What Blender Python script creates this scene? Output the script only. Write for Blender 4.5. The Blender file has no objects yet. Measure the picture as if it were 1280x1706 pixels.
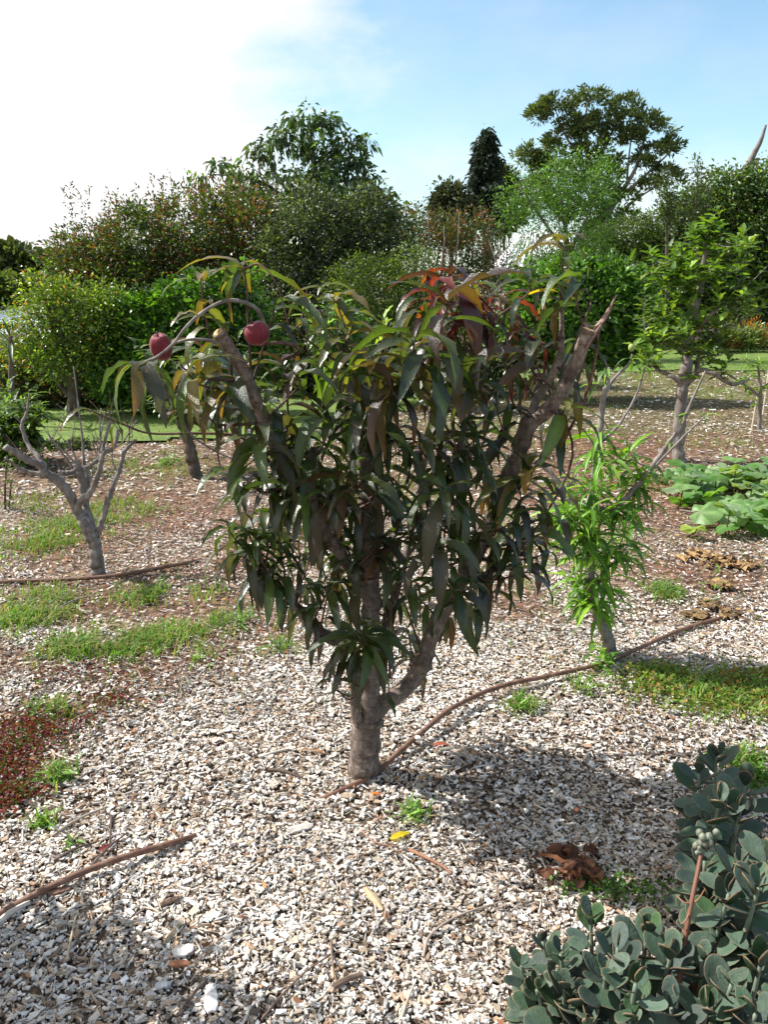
import bpy, math, random
import numpy as np
from mathutils import Vector, Matrix

# ------------------------------------------------------------------ camera, world, sun
S = bpy.context.scene
C = S.collection
F_PX, W_PX, H_PX, HORIZON = 1327.0, 1280.0, 1706.0, 490.0
CAM_H = 1.55
TH = math.atan((H_PX / 2 - HORIZON) / F_PX)
cam_d = bpy.data.cameras.new('camera')
cam = bpy.data.objects.new('camera', cam_d)
C.objects.link(cam)
cam.location = (0, 0, CAM_H)
cam.rotation_euler = (math.pi / 2 - TH, 0, 0)
cam_d.sensor_fit = 'VERTICAL'
cam_d.sensor_height = 36
cam_d.lens = 36 * F_PX / H_PX
cam_d.clip_start = 0.05
cam_d.clip_end = 2000
S.camera = cam

SUNV = Vector((-0.93, 0.24, 1.0)).normalized()
EL = math.asin(SUNV.z)
AZ = math.atan2(SUNV.x, SUNV.y)
world = bpy.data.worlds.new('World')
S.world = world
world.use_nodes = True
wn, wl = world.node_tree.nodes, world.node_tree.links
wn.clear()
w_out = wn.new('ShaderNodeOutputWorld')
sky = wn.new('ShaderNodeTexSky')
sky.sky_type = 'NISHITA'
sky.sun_disc = False
sky.sun_elevation = EL
sky.sun_rotation = AZ % (2 * math.pi)
sky.air_density = 1.0
sky.dust_density = 0.6
sky.ozone_density = 1.0
bg_sky = wn.new('ShaderNodeBackground'); bg_sky.inputs[1].default_value = 0.125
hz = wn.new('ShaderNodeMix'); hz.data_type = 'RGBA'; hz.blend_type = 'MULTIPLY'; hz.inputs['Factor'].default_value = 1.0; hz.inputs['B'].default_value = (0.96, 1.06, 1.0, 1)
wl.new(sky.outputs[0], hz.inputs['A']); wl.new(hz.outputs['Result'], bg_sky.inputs[0])
bg_cl = wn.new('ShaderNodeBackground'); bg_cl.inputs[0].default_value = (1, 0.99, 0.98, 1); bg_cl.inputs[1].default_value = 0.66
tc = wn.new('ShaderNodeTexCoord')
sep = wn.new('ShaderNodeSeparateXYZ'); wl.new(tc.outputs['Generated'], sep.inputs[0])
mpw = wn.new('ShaderNodeMapping'); mpw.inputs['Scale'].default_value = (1.0, 1.0, 2.2)
wl.new(tc.outputs['Generated'], mpw.inputs[0])
nz = wn.new('ShaderNodeTexNoise'); nz.inputs['Scale'].default_value = 4.2; nz.inputs['Detail'].default_value = 9; nz.inputs['Roughness'].default_value = 0.62
wl.new(mpw.outputs[0], nz.inputs['Vector'])
def wmath(op, a, b=None, clamp=False):
    n = wn.new('ShaderNodeMath'); n.operation = op; n.use_clamp = clamp
    for i, v in enumerate((a, b)):
        if v is None: continue
        if isinstance(v, (int, float)): n.inputs[i].default_value = v
        else: wl.new(v, n.inputs[i])
    return n.outputs[0]
# a broad bank of bright cloud round the sun's side of the sky, wispy at its edge
ang = wmath('MULTIPLY', sep.outputs['X'], -1.0)
bank = wmath('MULTIPLY', wmath('SUBTRACT', ang, 0.085), 5.5)
bank = wmath('ADD', bank, wmath('MULTIPLY', wmath('SUBTRACT', nz.outputs['Fac'], 0.5), 2.6))
bank = wmath('ADD', bank, 0.45, True)
# thin veil near the horizon
low = wmath('MULTIPLY', wmath('SUBTRACT', 0.19, sep.outputs['Z']), 5.0)
low = wmath('ADD', low, wmath('MULTIPLY', wmath('SUBTRACT', nz.outputs['Fac'], 0.5), 2.2), True)
low = wmath('MULTIPLY', low, 0.75)
veil = wmath('MULTIPLY', wmath('ADD', nz.outputs['Fac'], -0.42, True), 0.7)
mask = wmath('MAXIMUM', wmath('MAXIMUM', bank, low), veil)
mixw = wn.new('ShaderNodeMixShader')
wl.new(mask, mixw.inputs[0]); wl.new(bg_sky.outputs[0], mixw.inputs[1]); wl.new(bg_cl.outputs[0], mixw.inputs[2])
wl.new(mixw.outputs[0], w_out.inputs[0])

sun_d = bpy.data.lights.new('sun', 'SUN')
sun_d.energy = 5.0
sun_d.angle = math.radians(0.55)
sun_d.color = (1.0, 0.97, 0.92)
sun = bpy.data.objects.new('sun', sun_d)
sun.rotation_euler = SUNV.to_track_quat('Z', 'Y').to_euler()
sun.location = (-10, 3, 12)
C.objects.link(sun)

S.view_settings.view_transform = 'Standard'
S.view_settings.look = 'None'
S.view_settings.exposure = 0.78
S.view_settings.gamma = 1.0
S.view_settings.use_curve_mapping = False
S.render.engine = 'CYCLES'
S.cycles.max_bounces = 7
S.cycles.transparent_max_bounces = 4

# ------------------------------------------------------------------ pixel -> place helpers
CT, ST = math.cos(TH), math.sin(TH)
def ray(px, py):
    x = (px - W_PX / 2) / F_PX; u = (H_PX / 2 - py) / F_PX
    return Vector((x, CT + u * ST, -ST + u * CT))
def P(px, py, Y):
    d = ray(px, py); return Vector((0, 0, CAM_H)) + d * (Y / d.y)
def PZ(px, py, z):
    d = ray(px, py); return Vector((0, 0, CAM_H)) + d * ((z - CAM_H) / d.z)
def mpp(px, py, Y):                     # metres per photograph pixel at that place
    return (Y / ray(px, py).y) / F_PX
def gh(x, y):                           # height of the ground
    return (0.012 * np.sin(x * 2.1 + 0.7) * np.cos(y * 1.7 + x * 0.4) + 0.006 * np.sin(x * 5.3 + y * 3.1)
            + 0.02 * np.sin(x * 0.5 - y * 0.33))
def G(px, py):
    p = PZ(px, py, 0.0)
    for _ in range(3): p = PZ(px, py, float(gh(p.x, p.y)))
    return p

# ------------------------------------------------------------------ object helpers
def link(o, parent=None):
    C.objects.link(o)
    if parent is not None: o.parent = parent
    return o
def root(name, label, cat, loc=(0, 0, 0), group=None):
    o = bpy.data.objects.new(name, None); o.empty_display_size = 0.05
    o.location = loc; C.objects.link(o); tag(o, label, cat, group); return o
def tag(o, label=None, cat=None, group=None, kind=None):
    if label: o['label'] = label
    if cat: o['category'] = cat
    if group: o['group'] = group
    if kind: o['kind'] = kind
    return o

def np_mesh(name, V, Fs, mat, col=None, smooth=False):
    """V (n,3); Fs an (m,k) array or a list of such; col (n,3) vertex colours"""
    if not isinstance(Fs, list): Fs = [Fs]
    Fs = [f for f in Fs if len(f)]
    me = bpy.data.meshes.new(name)
    V = np.asarray(V, dtype=np.float32)
    me.vertices.add(len(V)); me.vertices.foreach_set('co', V.ravel())
    loops = np.concatenate([f.ravel() for f in Fs]).astype(np.int32)
    tot = np.concatenate([np.full(len(f), f.shape[1]) for f in Fs]).astype(np.int32)
    st = np.concatenate([[0], np.cumsum(tot)[:-1]]).astype(np.int32)
    me.loops.add(len(loops)); me.loops.foreach_set('vertex_index', loops)
    me.polygons.add(len(tot)); me.polygons.foreach_set('loop_start', st); me.polygons.foreach_set('loop_total', tot)
    me.polygons.foreach_set('use_smooth', np.full(len(tot), bool(smooth)))
    me.update(calc_edges=True)
    if col is not None:
        a = me.color_attributes.new('Col', 'FLOAT_COLOR', 'POINT')
        c4 = np.ones((len(V), 4), dtype=np.float32); c4[:, :3] = col
        a.data.foreach_set('color', c4.ravel())
    if mat: me.materials.append(mat)
    return me
def mobj(name, me, parent=None, origin=None):
    o = bpy.data.objects.new(name, me)
    if parent is not None:
        C.objects.link(o); o.parent = parent
        o.location = -Vector(parent.location) if origin is None else Vector(origin) - Vector(parent.location)
    else:
        C.objects.link(o)
        if origin is not None: o.location = origin
    return o

def spline(pts, n=5):
    """Catmull-Rom through rows (x,y,z,r)"""
    p = np.array(pts, dtype=float)
    if len(p) < 3: return np.array([p[0] * (1 - t) + p[-1] * t for t in np.linspace(0, 1, n + 1)])
    q = np.vstack([2 * p[0] - p[1], p, 2 * p[-1] - p[-2]]); out = []
    for i in range(1, len(q) - 2):
        for t in np.linspace(0, 1, n, endpoint=False):
            a, b, c, d = q[i - 1], q[i], q[i + 1], q[i + 2]
            out.append(0.5 * (2 * b + (c - a) * t + (2 * a - 5 * b + 4 * c - d) * t * t + (3 * b - a - 3 * c + d) * t ** 3))
    out.append(p[-1]); return np.array(out)
def tube_np(path, sides=8, rough=0.0, seed=0, cap=True):
    """path rows (x,y,z,r) -> V, quads, caps"""
    path = np.asarray(path, float); rs = np.random.RandomState(abs(int(seed)))
    pts, r = path[:, :3], np.maximum(path[:, 3], 0.0006); n = len(pts)
    t = np.gradient(pts, axis=0); t /= np.linalg.norm(t, axis=1)[:, None] + 1e-9
    u = np.cross(t[0], [0.3, 0.9, 0.1]); u /= np.linalg.norm(u) + 1e-9
    V = np.zeros((n, sides, 3)); th = np.linspace(0, 2 * np.pi, sides, endpoint=False)
    lump = 1 + rough * rs.randn(sides)
    for i in range(n):
        u = u - t[i] * (u @ t[i]); u /= np.linalg.norm(u) + 1e-9
        v = np.cross(t[i], u)
        lump = 0.7 * lump + 0.3 * (1 + rough * 1.6 * rs.randn(sides))
        rr = r[i] * lump
        V[i] = pts[i] + (np.cos(th) * rr)[:, None] * u + (np.sin(th) * rr)[:, None] * v
    idx = np.arange(n * sides).reshape(n, sides)
    a = idx[:-1]; b = idx[1:]
    Q = np.stack([a, np.roll(a, -1, 1), np.roll(b, -1, 1), b], -1).reshape(-1, 4)
    caps = [idx[0][::-1].tolist(), idx[-1].tolist()] if cap else []
    return V.reshape(-1, 3), Q, caps
class Bag:
    """collects shapes, builds them as ONE mesh object"""
    def __init__(s): s.V, s.F, s.C, s.n = [], [], [], 0
    def add(s, V, F, col=None):
        V = np.asarray(V, float)
        s.F += [[i + s.n for i in f] for f in (F.tolist() if isinstance(F, np.ndarray) else F)]
        s.V.append(V); s.n += len(V)
        s.C.append(np.tile(np.array(col if col is not None else (1, 1, 1), float), (len(V), 1)) if col is None or np.ndim(col) == 1 else np.asarray(col))
        return s
    def tube(s, path, sides=8, rough=0.0, seed=0, col=None):
        V, Q, caps = tube_np(path, sides, rough, seed); s.add(V, Q.tolist() + caps, col); return s
    def box(s, c, size, rz=0, col=None, rx=0, ry=0):
        x, y, z = [v / 2 for v in size]
        V = np.array([[a, b, d] for a in (-x, x) for b in (-y, y) for d in (-z, z)])
        M = np.array((Matrix.Rotation(rz, 3, 'Z') @ Matrix.Rotation(ry, 3, 'Y') @ Matrix.Rotation(rx, 3, 'X')))
        s.add(V @ M.T + np.array(c), [[0, 1, 3, 2], [4, 6, 7, 5], [0, 4, 5, 1], [2, 3, 7, 6], [0, 2, 6, 4], [1, 5, 7, 3]], col); return s
    def mesh(s, name, mat, smooth=False):
        me = bpy.data.meshes.new(name); V = np.vstack(s.V)
        me.from_pydata(V.tolist(), [], s.F)
        me.polygons.foreach_set('use_smooth', [bool(smooth)] * len(me.polygons))
        a = me.color_attributes.new('Col', 'FLOAT_COLOR', 'POINT')
        c4 = np.ones((len(V), 4), dtype=np.float32); c4[:, :3] = np.vstack(s.C); a.data.foreach_set('color', c4.ravel())
        if mat: me.materials.append(mat)
        return me
    def obj(s, name, mat, parent=None, smooth=False, origin=None):
        me = s.mesh(name, mat, smooth)
        if origin is not None: me.transform(Matrix.Translation(-Vector(origin)))
        return mobj(name, me, parent, origin)

# ------------------------------------------------------------------ materials
def mat(name):
    m = bpy.data.materials.new(name); m.use_nodes = True
    nt = m.node_tree; nt.nodes.clear()
    o = nt.nodes.new('ShaderNodeOutputMaterial')
    return m, nt, o
def N(nt, t, **kw):
    n = nt.nodes.new(t)
    for k, v in kw.items():
        if hasattr(n, k): setattr(n, k, v)
        else: n.inputs[k.replace('_', ' ')].default_value = v
    return n
def ramp(nt, fac, stops):
    r = nt.nodes.new('ShaderNodeValToRGB'); el = r.color_ramp.elements
    while len(el) < len(stops): el.new(0.5)
    for e, (p, c) in zip(el, stops): e.position = p; e.color = (*c, 1)
    nt.links.new(fac, r.inputs[0]); return r.outputs[0]
def mixc(nt, a, b, fac, mode='MIX'):
    n = nt.nodes.new('ShaderNodeMix'); n.data_type = 'RGBA'; n.blend_type = mode
    for s, v in ((n.inputs['Factor'], fac), (n.inputs['A'], a), (n.inputs['B'], b)):
        if isinstance(v, (int, float)): s.default_value = v
        elif isinstance(v, tuple): s.default_value = (*v, 1)
        else: nt.links.new(v, s)
    return n.outputs['Result']
def mth(nt, op, a, b=0.0, clamp=False):
    n = nt.nodes.new('ShaderNodeMath'); n.operation = op; n.use_clamp = clamp
    for i, v in enumerate((a, b)):
        if isinstance(v, (int, float)): n.inputs[i].default_value = v
        else: nt.links.new(v, n.inputs[i])
    return n.outputs[0]

def leaf_mat(name, rough=0.45, trans=0.35, tint=(1.6, 1.7, 0.6), spec=0.5, spots=0.0, bump=0.0, scale=60, bmul=1.0):
    m, nt, out = mat(name); L = nt.links.new
    vc = N(nt, 'ShaderNodeVertexColor', layer_name='Col')
    oi = N(nt, 'ShaderNodeObjectInfo')
    tcn = N(nt, 'ShaderNodeTexCoord')
    n1 = N(nt, 'ShaderNodeTexNoise', Scale=scale * 0.35, Detail=3.0); L(tcn.outputs['Object'], n1.inputs['Vector'])
    var = mth(nt, 'ADD', mth(nt, 'MULTIPLY', oi.outputs['Random'], 0.5), mth(nt, 'MULTIPLY', n1.outputs['Fac'], 0.7))
    var = mth(nt, 'ADD', var, 0.42)
    var = mth(nt, 'MULTIPLY', var, bmul)
    hs = N(nt, 'ShaderNodeHueSaturation'); L(vc.outputs['Color'], hs.inputs['Color']); L(var, hs.inputs['Value'])
    colr = hs.outputs[0]
    if spots > 0:
        n2 = N(nt, 'ShaderNodeTexNoise', Scale=scale * 2.2, Detail=2.0); L(tcn.outputs['Object'], n2.inputs['Vector'])
        f = mth(nt, 'MULTIPLY', mth(nt, 'SUBTRACT', n2.outputs['Fac'], 0.66), 14, True)
        f = mth(nt, 'MULTIPLY', f, spots)
        colr = mixc(nt, colr, (0.22, 0.07, 0.015), f)
    pb = N(nt, 'ShaderNodeBsdfPrincipled', Roughness=rough)
    pb.inputs['Specular IOR Level'].default_value = spec
    L(colr, pb.inputs['Base Color'])
    tb = N(nt, 'ShaderNodeBsdfTranslucent')
    L(mixc(nt, colr, tint, 1.0, 'MULTIPLY'), tb.inputs['Color'])
    if bump > 0:
        bp = N(nt, 'ShaderNodeBump', Strength=bump, Distance=0.004)
        n3 = N(nt, 'ShaderNodeTexNoise', Scale=scale, Detail=2.0); L(tcn.outputs['Object'], n3.inputs['Vector'])
        L(n3.outputs['Fac'], bp.inputs['Height']); L(bp.outputs[0], pb.inputs['Normal'])
    ms = N(nt, 'ShaderNodeMixShader'); ms.inputs[0].default_value = trans
    L(pb.outputs[0], ms.inputs[1]); L(tb.outputs[0], ms.inputs[2]); L(ms.outputs[0], out.inputs[0])
    return m
def bark_mat(name, c1, c2, c3, scale=30, stretch=(1, 1, 0.35), bump=0.6, dist=0.004, band=0.0):
    m, nt, out = mat(name); L = nt.links.new
    tcn = N(nt, 'ShaderNodeTexCoord'); mp = N(nt, 'ShaderNodeMapping'); mp.inputs['Scale'].default_value = stretch
    L(tcn.outputs['Object'], mp.inputs[0])
    n1 = N(nt, 'ShaderNodeTexNoise', Scale=scale, Detail=6.0, Roughness=0.65); L(mp.outputs[0], n1.inputs['Vector'])
    n2 = N(nt, 'ShaderNodeTexNoise', Scale=scale * 0.22, Detail=4.0); L(tcn.outputs['Object'], n2.inputs['Vector'])
    base = ramp(nt, n1.outputs['Fac'], [(0.3, c1), (0.52, c2), (0.7, c3)])
    base = mixc(nt, base, c1, mth(nt, 'MULTIPLY', mth(nt, 'SUBTRACT', n2.outputs['Fac'], 0.5), 3.0, True))
    h = n1.outputs['Fac']
    if band > 0:      # the short horizontal lenticels of fruit-wood bark
        mp2 = N(nt, 'ShaderNodeMapping'); mp2.inputs['Scale'].default_value = (0.35, 0.35, 3.2); L(tcn.outputs['Object'], mp2.inputs[0])
        n4 = N(nt, 'ShaderNodeTexNoise', Scale=scale * 1.2, Detail=3.0); L(mp2.outputs[0], n4.inputs['Vector'])
        f = mth(nt, 'MULTIPLY', mth(nt, 'SUBTRACT', n4.outputs['Fac'], 0.54), 9.0, True)
        base = mixc(nt, base, c1, mth(nt, 'MULTIPLY', f, band)); h = mth(nt, 'SUBTRACT', h, mth(nt, 'MULTIPLY', f, 0.6))
    vc = N(nt, 'ShaderNodeVertexColor', layer_name='Col')
    base = mixc(nt, base, vc.outputs['Color'], 1.0, 'MULTIPLY')
    pb = N(nt, 'ShaderNodeBsdfPrincipled', Roughness=0.85); L(base, pb.inputs['Base Color'])
    bp = N(nt, 'ShaderNodeBump', Strength=bump, Distance=dist); L(h, bp.inputs['Height']); L(bp.outputs[0], pb.inputs['Normal'])
    L(pb.outputs[0], out.inputs[0]); return m
def col_mat(name, rough=0.8, scale=40, var=0.5, bump=0.4, dist=0.003, spec=0.3, stretch=(1, 1, 1)):
    """vertex colour with grain"""
    m, nt, out = mat(name); L = nt.links.new
    vc = N(nt, 'ShaderNodeVertexColor', layer_name='Col'); tcn = N(nt, 'ShaderNodeTexCoord')
    mp = N(nt, 'ShaderNodeMapping'); mp.inputs['Scale'].default_value = stretch; L(tcn.outputs['Object'], mp.inputs[0])
    n1 = N(nt, 'ShaderNodeTexNoise', Scale=scale, Detail=5.0, Roughness=0.6); L(mp.outputs[0], n1.inputs['Vector'])
    v = mth(nt, 'ADD', mth(nt, 'MULTIPLY', mth(nt, 'SUBTRACT', n1.outputs['Fac'], 0.5), 2 * var), 1.0)
    hs = N(nt, 'ShaderNodeHueSaturation'); L(vc.outputs['Color'], hs.inputs['Color']); L(v, hs.inputs['Value'])
    pb = N(nt, 'ShaderNodeBsdfPrincipled', Roughness=rough); pb.inputs['Specular IOR Level'].default_value = spec
    L(hs.outputs[0], pb.inputs['Base Color'])
    bp = N(nt, 'ShaderNodeBump', Strength=bump, Distance=dist); L(n1.outputs['Fac'], bp.inputs['Height']); L(bp.outputs[0], pb.inputs['Normal'])
    L(pb.outputs[0], out.inputs[0]); return m

M_PEACHLEAF = leaf_mat('peach_leaf', rough=0.36, trans=0.34, tint=(3.0, 3.2, 0.8), spec=0.85, spots=0.55, bump=0.5, scale=70)
M_GREENLEAF = leaf_mat('young_leaf', rough=0.42, trans=0.38, tint=(2.0, 1.9, 0.5), spec=0.45, bump=0.2, scale=60)
M_BGLEAF = leaf_mat('shrub_leaf', rough=0.38, trans=0.36, tint=(2.0, 2.0, 0.6), spec=0.5, scale=6)
M_DULLLEAF = leaf_mat('dull_leaf', rough=0.6, trans=0.25, tint=(1.5, 1.5, 0.6), spec=0.3, scale=5)
M_GRASS = leaf_mat('grass_blade', rough=0.5, trans=0.35, tint=(1.6, 1.6, 0.5), spec=0.3, scale=8)
M_SUCC = leaf_mat('succulent_leaf', rough=0.6, trans=0.05, tint=(1.2, 1.5, 0.8), spec=0.3, spots=0.5, bump=0.4, scale=9)
M_BARK = bark_mat('peach_bark', (0.065, 0.047, 0.038), (0.18, 0.135, 0.11), (0.33, 0.28, 0.24), scale=55, stretch=(1, 1, 0.6), bump=0.8, dist=0.004, band=0.3)
M_TWIG = bark_mat('twig_bark', (0.05, 0.022, 0.018), (0.10, 0.05, 0.04), (0.17, 0.11, 0.08), scale=60)
M_GREYBARK = bark_mat('grey_bark', (0.09, 0.07, 0.06), (0.21, 0.18, 0.16), (0.34, 0.31, 0.28), scale=34, bump=0.5)
M_DARKBARK = bark_mat('dark_bark', (0.04, 0.028, 0.02), (0.10, 0.075, 0.055), (0.18, 0.14, 0.11), scale=22, bump=0.8)
M_CHIP = col_mat('wood_chip', rough=0.85, scale=90, var=0.22, bump=0.3, dist=0.002, stretch=(1, 1, 1))
M_WOOD = col_mat('old_wood', rough=0.85, scale=30, var=0.4, bump=0.6, stretch=(1, 1, 1))
M_CUT = col_mat('sawn_wood', rough=0.8, scale=120, var=0.25, bump=0.2)
M_PAINT = col_mat('painted_metal', rough=0.45, scale=3, var=0.1, bump=0.05)

# ------------------------------------------------------------------ the ground
rs = np.random.RandomState(11)
def vnoise(x, y, s, seed=0):
    """cheap smooth value noise in 0..1"""
    x = np.asarray(x, float) / s; y = np.asarray(y, float) / s
    xi, yi = np.floor(x).astype(int), np.floor(y).astype(int); fx, fy = x - xi, y - yi
    fx = fx * fx * (3 - 2 * fx); fy = fy * fy * (3 - 2 * fy)
    def h(a, b):
        v = np.sin(a * 127.1 + b * 311.7 + seed * 74.7) * 43758.5453
        return v - np.floor(v)
    return (h(xi, yi) * (1 - fx) + h(xi + 1, yi) * fx) * (1 - fy) + (h(xi, yi + 1) * (1 - fx) + h(xi + 1, yi + 1) * fx) * fy
def fbm(x, y, s, seed=0):
    return (vnoise(x, y, s, seed) * 0.5 + vnoise(x, y, s / 2.1, seed + 1) * 0.3 + vnoise(x, y, s / 4.3, seed + 2) * 0.2)
def spot(x, y, px, py, wpx, hpx):
    """1 inside a patch seen at that place of the photograph, falling to 0"""
    c = G(px, py); a = G(px + wpx, py); b = G(px, py + hpx)
    sx = abs(a.x - c.x) + 1e-6; sy = abs(b.y - c.y) + 1e-6
    return np.exp(-(((x - c.x) / sx) ** 2 + ((y - c.y) / sy) ** 2))
RED_SPOTS = [(10, 1270, 90, 60), (90, 1180, 140, 40), (200, 1120, 180, 40), (60, 1100, 120, 40), (330, 1010, 120, 40), (250, 850, 150, 30),
             (330, 860, 90, 25), (450, 1060, 60, 30), (1120, 840, 90, 60), (1010, 740, 120, 25), (860, 1000, 60, 30), (1240, 690, 90, 12), (120, 900, 100, 30), (300, 1075, 190, 45), (150, 1000, 200, 40), (1000, 830, 150, 50), (1160, 960, 120, 25), (420, 930, 60, 30)]
def redness(x, y):
    r = np.zeros_like(np.asarray(x, float))
    for s in RED_SPOTS: r = np.maximum(r, spot(x, y, *s))
    far = np.clip((np.asarray(y) - 3.6) / 3.5, 0, 1) * 0.62
    return np.clip(r * 1.1 + far + (fbm(x, y, 0.5, 3) - 0.5) * 0.9, 0, 1)
def paleness(x, y):      # coarse white chips nearest the camera and right of the tree
    return np.clip(1.15 - np.asarray(y) * 0.12 - redness(x, y) * 0.9 + (fbm(x, y, 0.35, 9) - 0.5) * 0.5, 0, 1)

def axis(lo, hi, n0, far, nf):
    a = np.linspace(lo, hi, n0); g = hi * (far / abs(hi)) ** (np.linspace(0, 1, nf + 1)[1:]); return a, g
ys = np.concatenate([[-60, -20, -6, -2], np.linspace(-0.4, 9, 150), 9 + (np.geomspace(1, 400, 40) - 0.6)])
xs0 = np.linspace(-6, 6, 160)
xs = np.concatenate([-(6 + np.geomspace(0.3, 300, 26))[::-1], xs0, 6 + np.geomspace(0.3, 300, 26)])
XX, YY = np.meshgrid(xs, ys)
ZZ = gh(XX, YY) + (fbm(XX, YY, 0.22, 5) - 0.5) * 0.018 * np.exp(-(YY / 9) ** 2) - 0.004
gi = np.arange(XX.size).reshape(XX.shape)
GQ = np.stack([gi[:-1, :-1], gi[:-1, 1:], gi[1:, 1:], gi[1:, :-1]], -1).reshape(-1, 4)
def lerp(a, b, t): return np.array(a) * (1 - t[..., None]) + np.array(b) * t[..., None]
rd = redness(XX, YY)
gc = lerp((0.16, 0.12, 0.09), (0.135, 0.078, 0.054), rd)
gc = gc * (0.7 + 0.6 * fbm(XX, YY, 0.15, 2))[..., None]
gc = np.where((YY > 9)[..., None], gc * 0.4 + np.array((0.10, 0.095, 0.045)) * 0.6, gc)
m, nt, out = mat('soil'); L = nt.links.new
vc = N(nt, 'ShaderNodeVertexColor', layer_name='Col'); tcn = N(nt, 'ShaderNodeTexCoord')
n1 = N(nt, 'ShaderNodeTexNoise', Scale=45.0, Detail=8.0, Roughness=0.75); L(tcn.outputs['Object'], n1.inputs['Vector'])
vo = N(nt, 'ShaderNodeTexVoronoi', Scale=38.0); L(tcn.outputs['Object'], vo.inputs['Vector'])
lit = ramp(nt, vo.outputs['Color'], [(0.1, (0.45, 0.4, 0.35)), (0.5, (1, 1, 1)), (0.9, (2.6, 2.5, 2.3))])
cc = mixc(nt, vc.outputs['Color'], lit, 0.85, 'MULTIPLY')
cc = mixc(nt, cc, ramp(nt, n1.outputs['Fac'], [(0.3, (0.45, 0.45, 0.45)), (0.7, (1.35, 1.35, 1.35))]), 1.0, 'MULTIPLY')
pb = N(nt, 'ShaderNodeBsdfPrincipled', Roughness=0.95); pb.inputs['Specular IOR Level'].default_value = 0.1; L(cc, pb.inputs['Base Color'])
bp = N(nt, 'ShaderNodeBump', Strength=0.9, Distance=0.012); L(n1.outputs['Fac'], bp.inputs['Height']); L(bp.outputs[0], pb.inputs['Normal'])
L(pb.outputs[0], out.inputs[0]); M_SOIL = m
ground = mobj('ground', np_mesh('ground', np.stack([XX, YY, ZZ], -1).reshape(-1, 3), GQ, M_SOIL, gc.reshape(-1, 3), True)); tag(ground, kind='structure', label='brown mulched earth of the orchard')

# ------------------------------------------------------------------ wood chips
CHIP_PAL = 1.06 * np.array([(0.60, 0.56, 0.51), (0.52, 0.47, 0.41), (0.43, 0.355, 0.27), (0.41, 0.39, 0.37), (0.29, 0.215, 0.155), (0.16, 0.125, 0.10), (0.68, 0.66, 0.635), (0.36, 0.235, 0.15)])
W_PALE = np.array([0.22, 0.20, 0.17, 0.16, 0.10, 0.07, 0.07, 0.03]); W_RED = np.array([0.11, 0.13, 0.14, 0.15, 0.21, 0.18, 0.03, 0.05])
W_PALE /= W_PALE.sum(); W_RED /= W_RED.sum()
def scatter(n, y0, y1, margin=0.8):
    y = np.sqrt(rs.uniform(0, 1, n) * ((y1 + .5) ** 2 - (y0 + .5) ** 2) + (y0 + .5) ** 2) - .5
    hw = 0.50 * (y * CT + 0.55) + margin
    return rs.uniform(-1, 1, n) * hw, y
def rotmats(yaw, pitch, roll):
    cy, sy, cp, sp, cr, sr = np.cos(yaw), np.sin(yaw), np.cos(pitch), np.sin(pitch), np.cos(roll), np.sin(roll)
    R = np.zeros((len(yaw), 3, 3))
    R[:, 0, 0] = cy * cp; R[:, 0, 1] = cy * sp * sr - sy * cr; R[:, 0, 2] = cy * sp * cr + sy * sr
    R[:, 1, 0] = sy * cp; R[:, 1, 1] = sy * sp * sr + cy * cr; R[:, 1, 2] = sy * sp * cr - cy * sr
    R[:, 2, 0] = -sp; R[:, 2, 1] = cp * sr; R[:, 2, 2] = cp * cr
    return R
def chips(n, y0, y1, lmin, lmax, solid, zspread):
    x, y = scatter(n, y0, y1)
    red = redness(x, y); keep = rs.uniform(0, 1, n) > red * 0.68
    x, y, red = x[keep], y[keep], red[keep]; n = len(x)
    Ln = lmin + (lmax - lmin) * rs.beta(1.0, 3.6, n); thin = rs.uniform(0, 1, n) < (0.24 + 0.35 * red)
    Wd = Ln * np.where(thin, rs.uniform(0.10, 0.22, n), rs.uniform(0.30, 0.72, n)); Ln = np.where(thin, Ln * rs.uniform(1.3, 2.3, n), Ln)
    H = rs.uniform(0.001, 0.0028, n)
    k = 4
    bx = np.array([-.5, .42, .5, -.38]); by = np.array([-.42, -.5, .38, .5])
    T = np.zeros((n, 4, 3)); T[:, :, 0] = (bx + rs.uniform(-.14, .14, (n, 4))) * Ln[:, None]; T[:, :, 1] = (by + rs.uniform(-.16, .16, (n, 4))) * Wd[:, None]
    T[:, :, 2] = H[:, None] + rs.uniform(-.0012, .0012, (n, 4))
    if solid:
        B = T.copy(); B[:, :, 2] -= H[:, None] * 1.8; T = np.concatenate([T, B], 1)
    R = rotmats(rs.uniform(0, 6.28, n), rs.normal(0, 0.17, n), rs.normal(0, 0.25, n))
    V = np.einsum('nij,nkj->nki', R, T)
    z = gh(x, y) + (fbm(x, y, 0.22, 5) - 0.5) * 0.018 * np.exp(-(y / 9) ** 2) + rs.uniform(0.0, zspread, n)
    V += np.stack([x, y, z], -1)[:, None, :]
    pale = rs.uniform(0, 1, n) < (1 - red)
    ci = np.where(pale, rs.choice(8, n, p=W_PALE), rs.choice(8, n, p=W_RED))
    col = CHIP_PAL[ci] * rs.uniform(0.72, 1.2, (n, 1)) * (0.60 + 0.6 * fbm(x, y, 0.6, 21) + 0.32 * fbm(x, y, 0.12, 27))[:, None]
    kk = T.shape[1]; base = np.arange(n)[:, None] * kk
    f = [np.array([0, 1, 2, 3])]
    if solid: f += [np.array([0, 4, 5, 1]), np.array([1, 5, 6, 2]), np.array([2, 6, 7, 3]), np.array([3, 7, 4, 0])]
    F = np.concatenate([base + q for q in f])
    return V.reshape(-1, 3), F, np.repeat(col, kk, 0)
Vs, Fs_, Cs, off = [], [], [], 0
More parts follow.
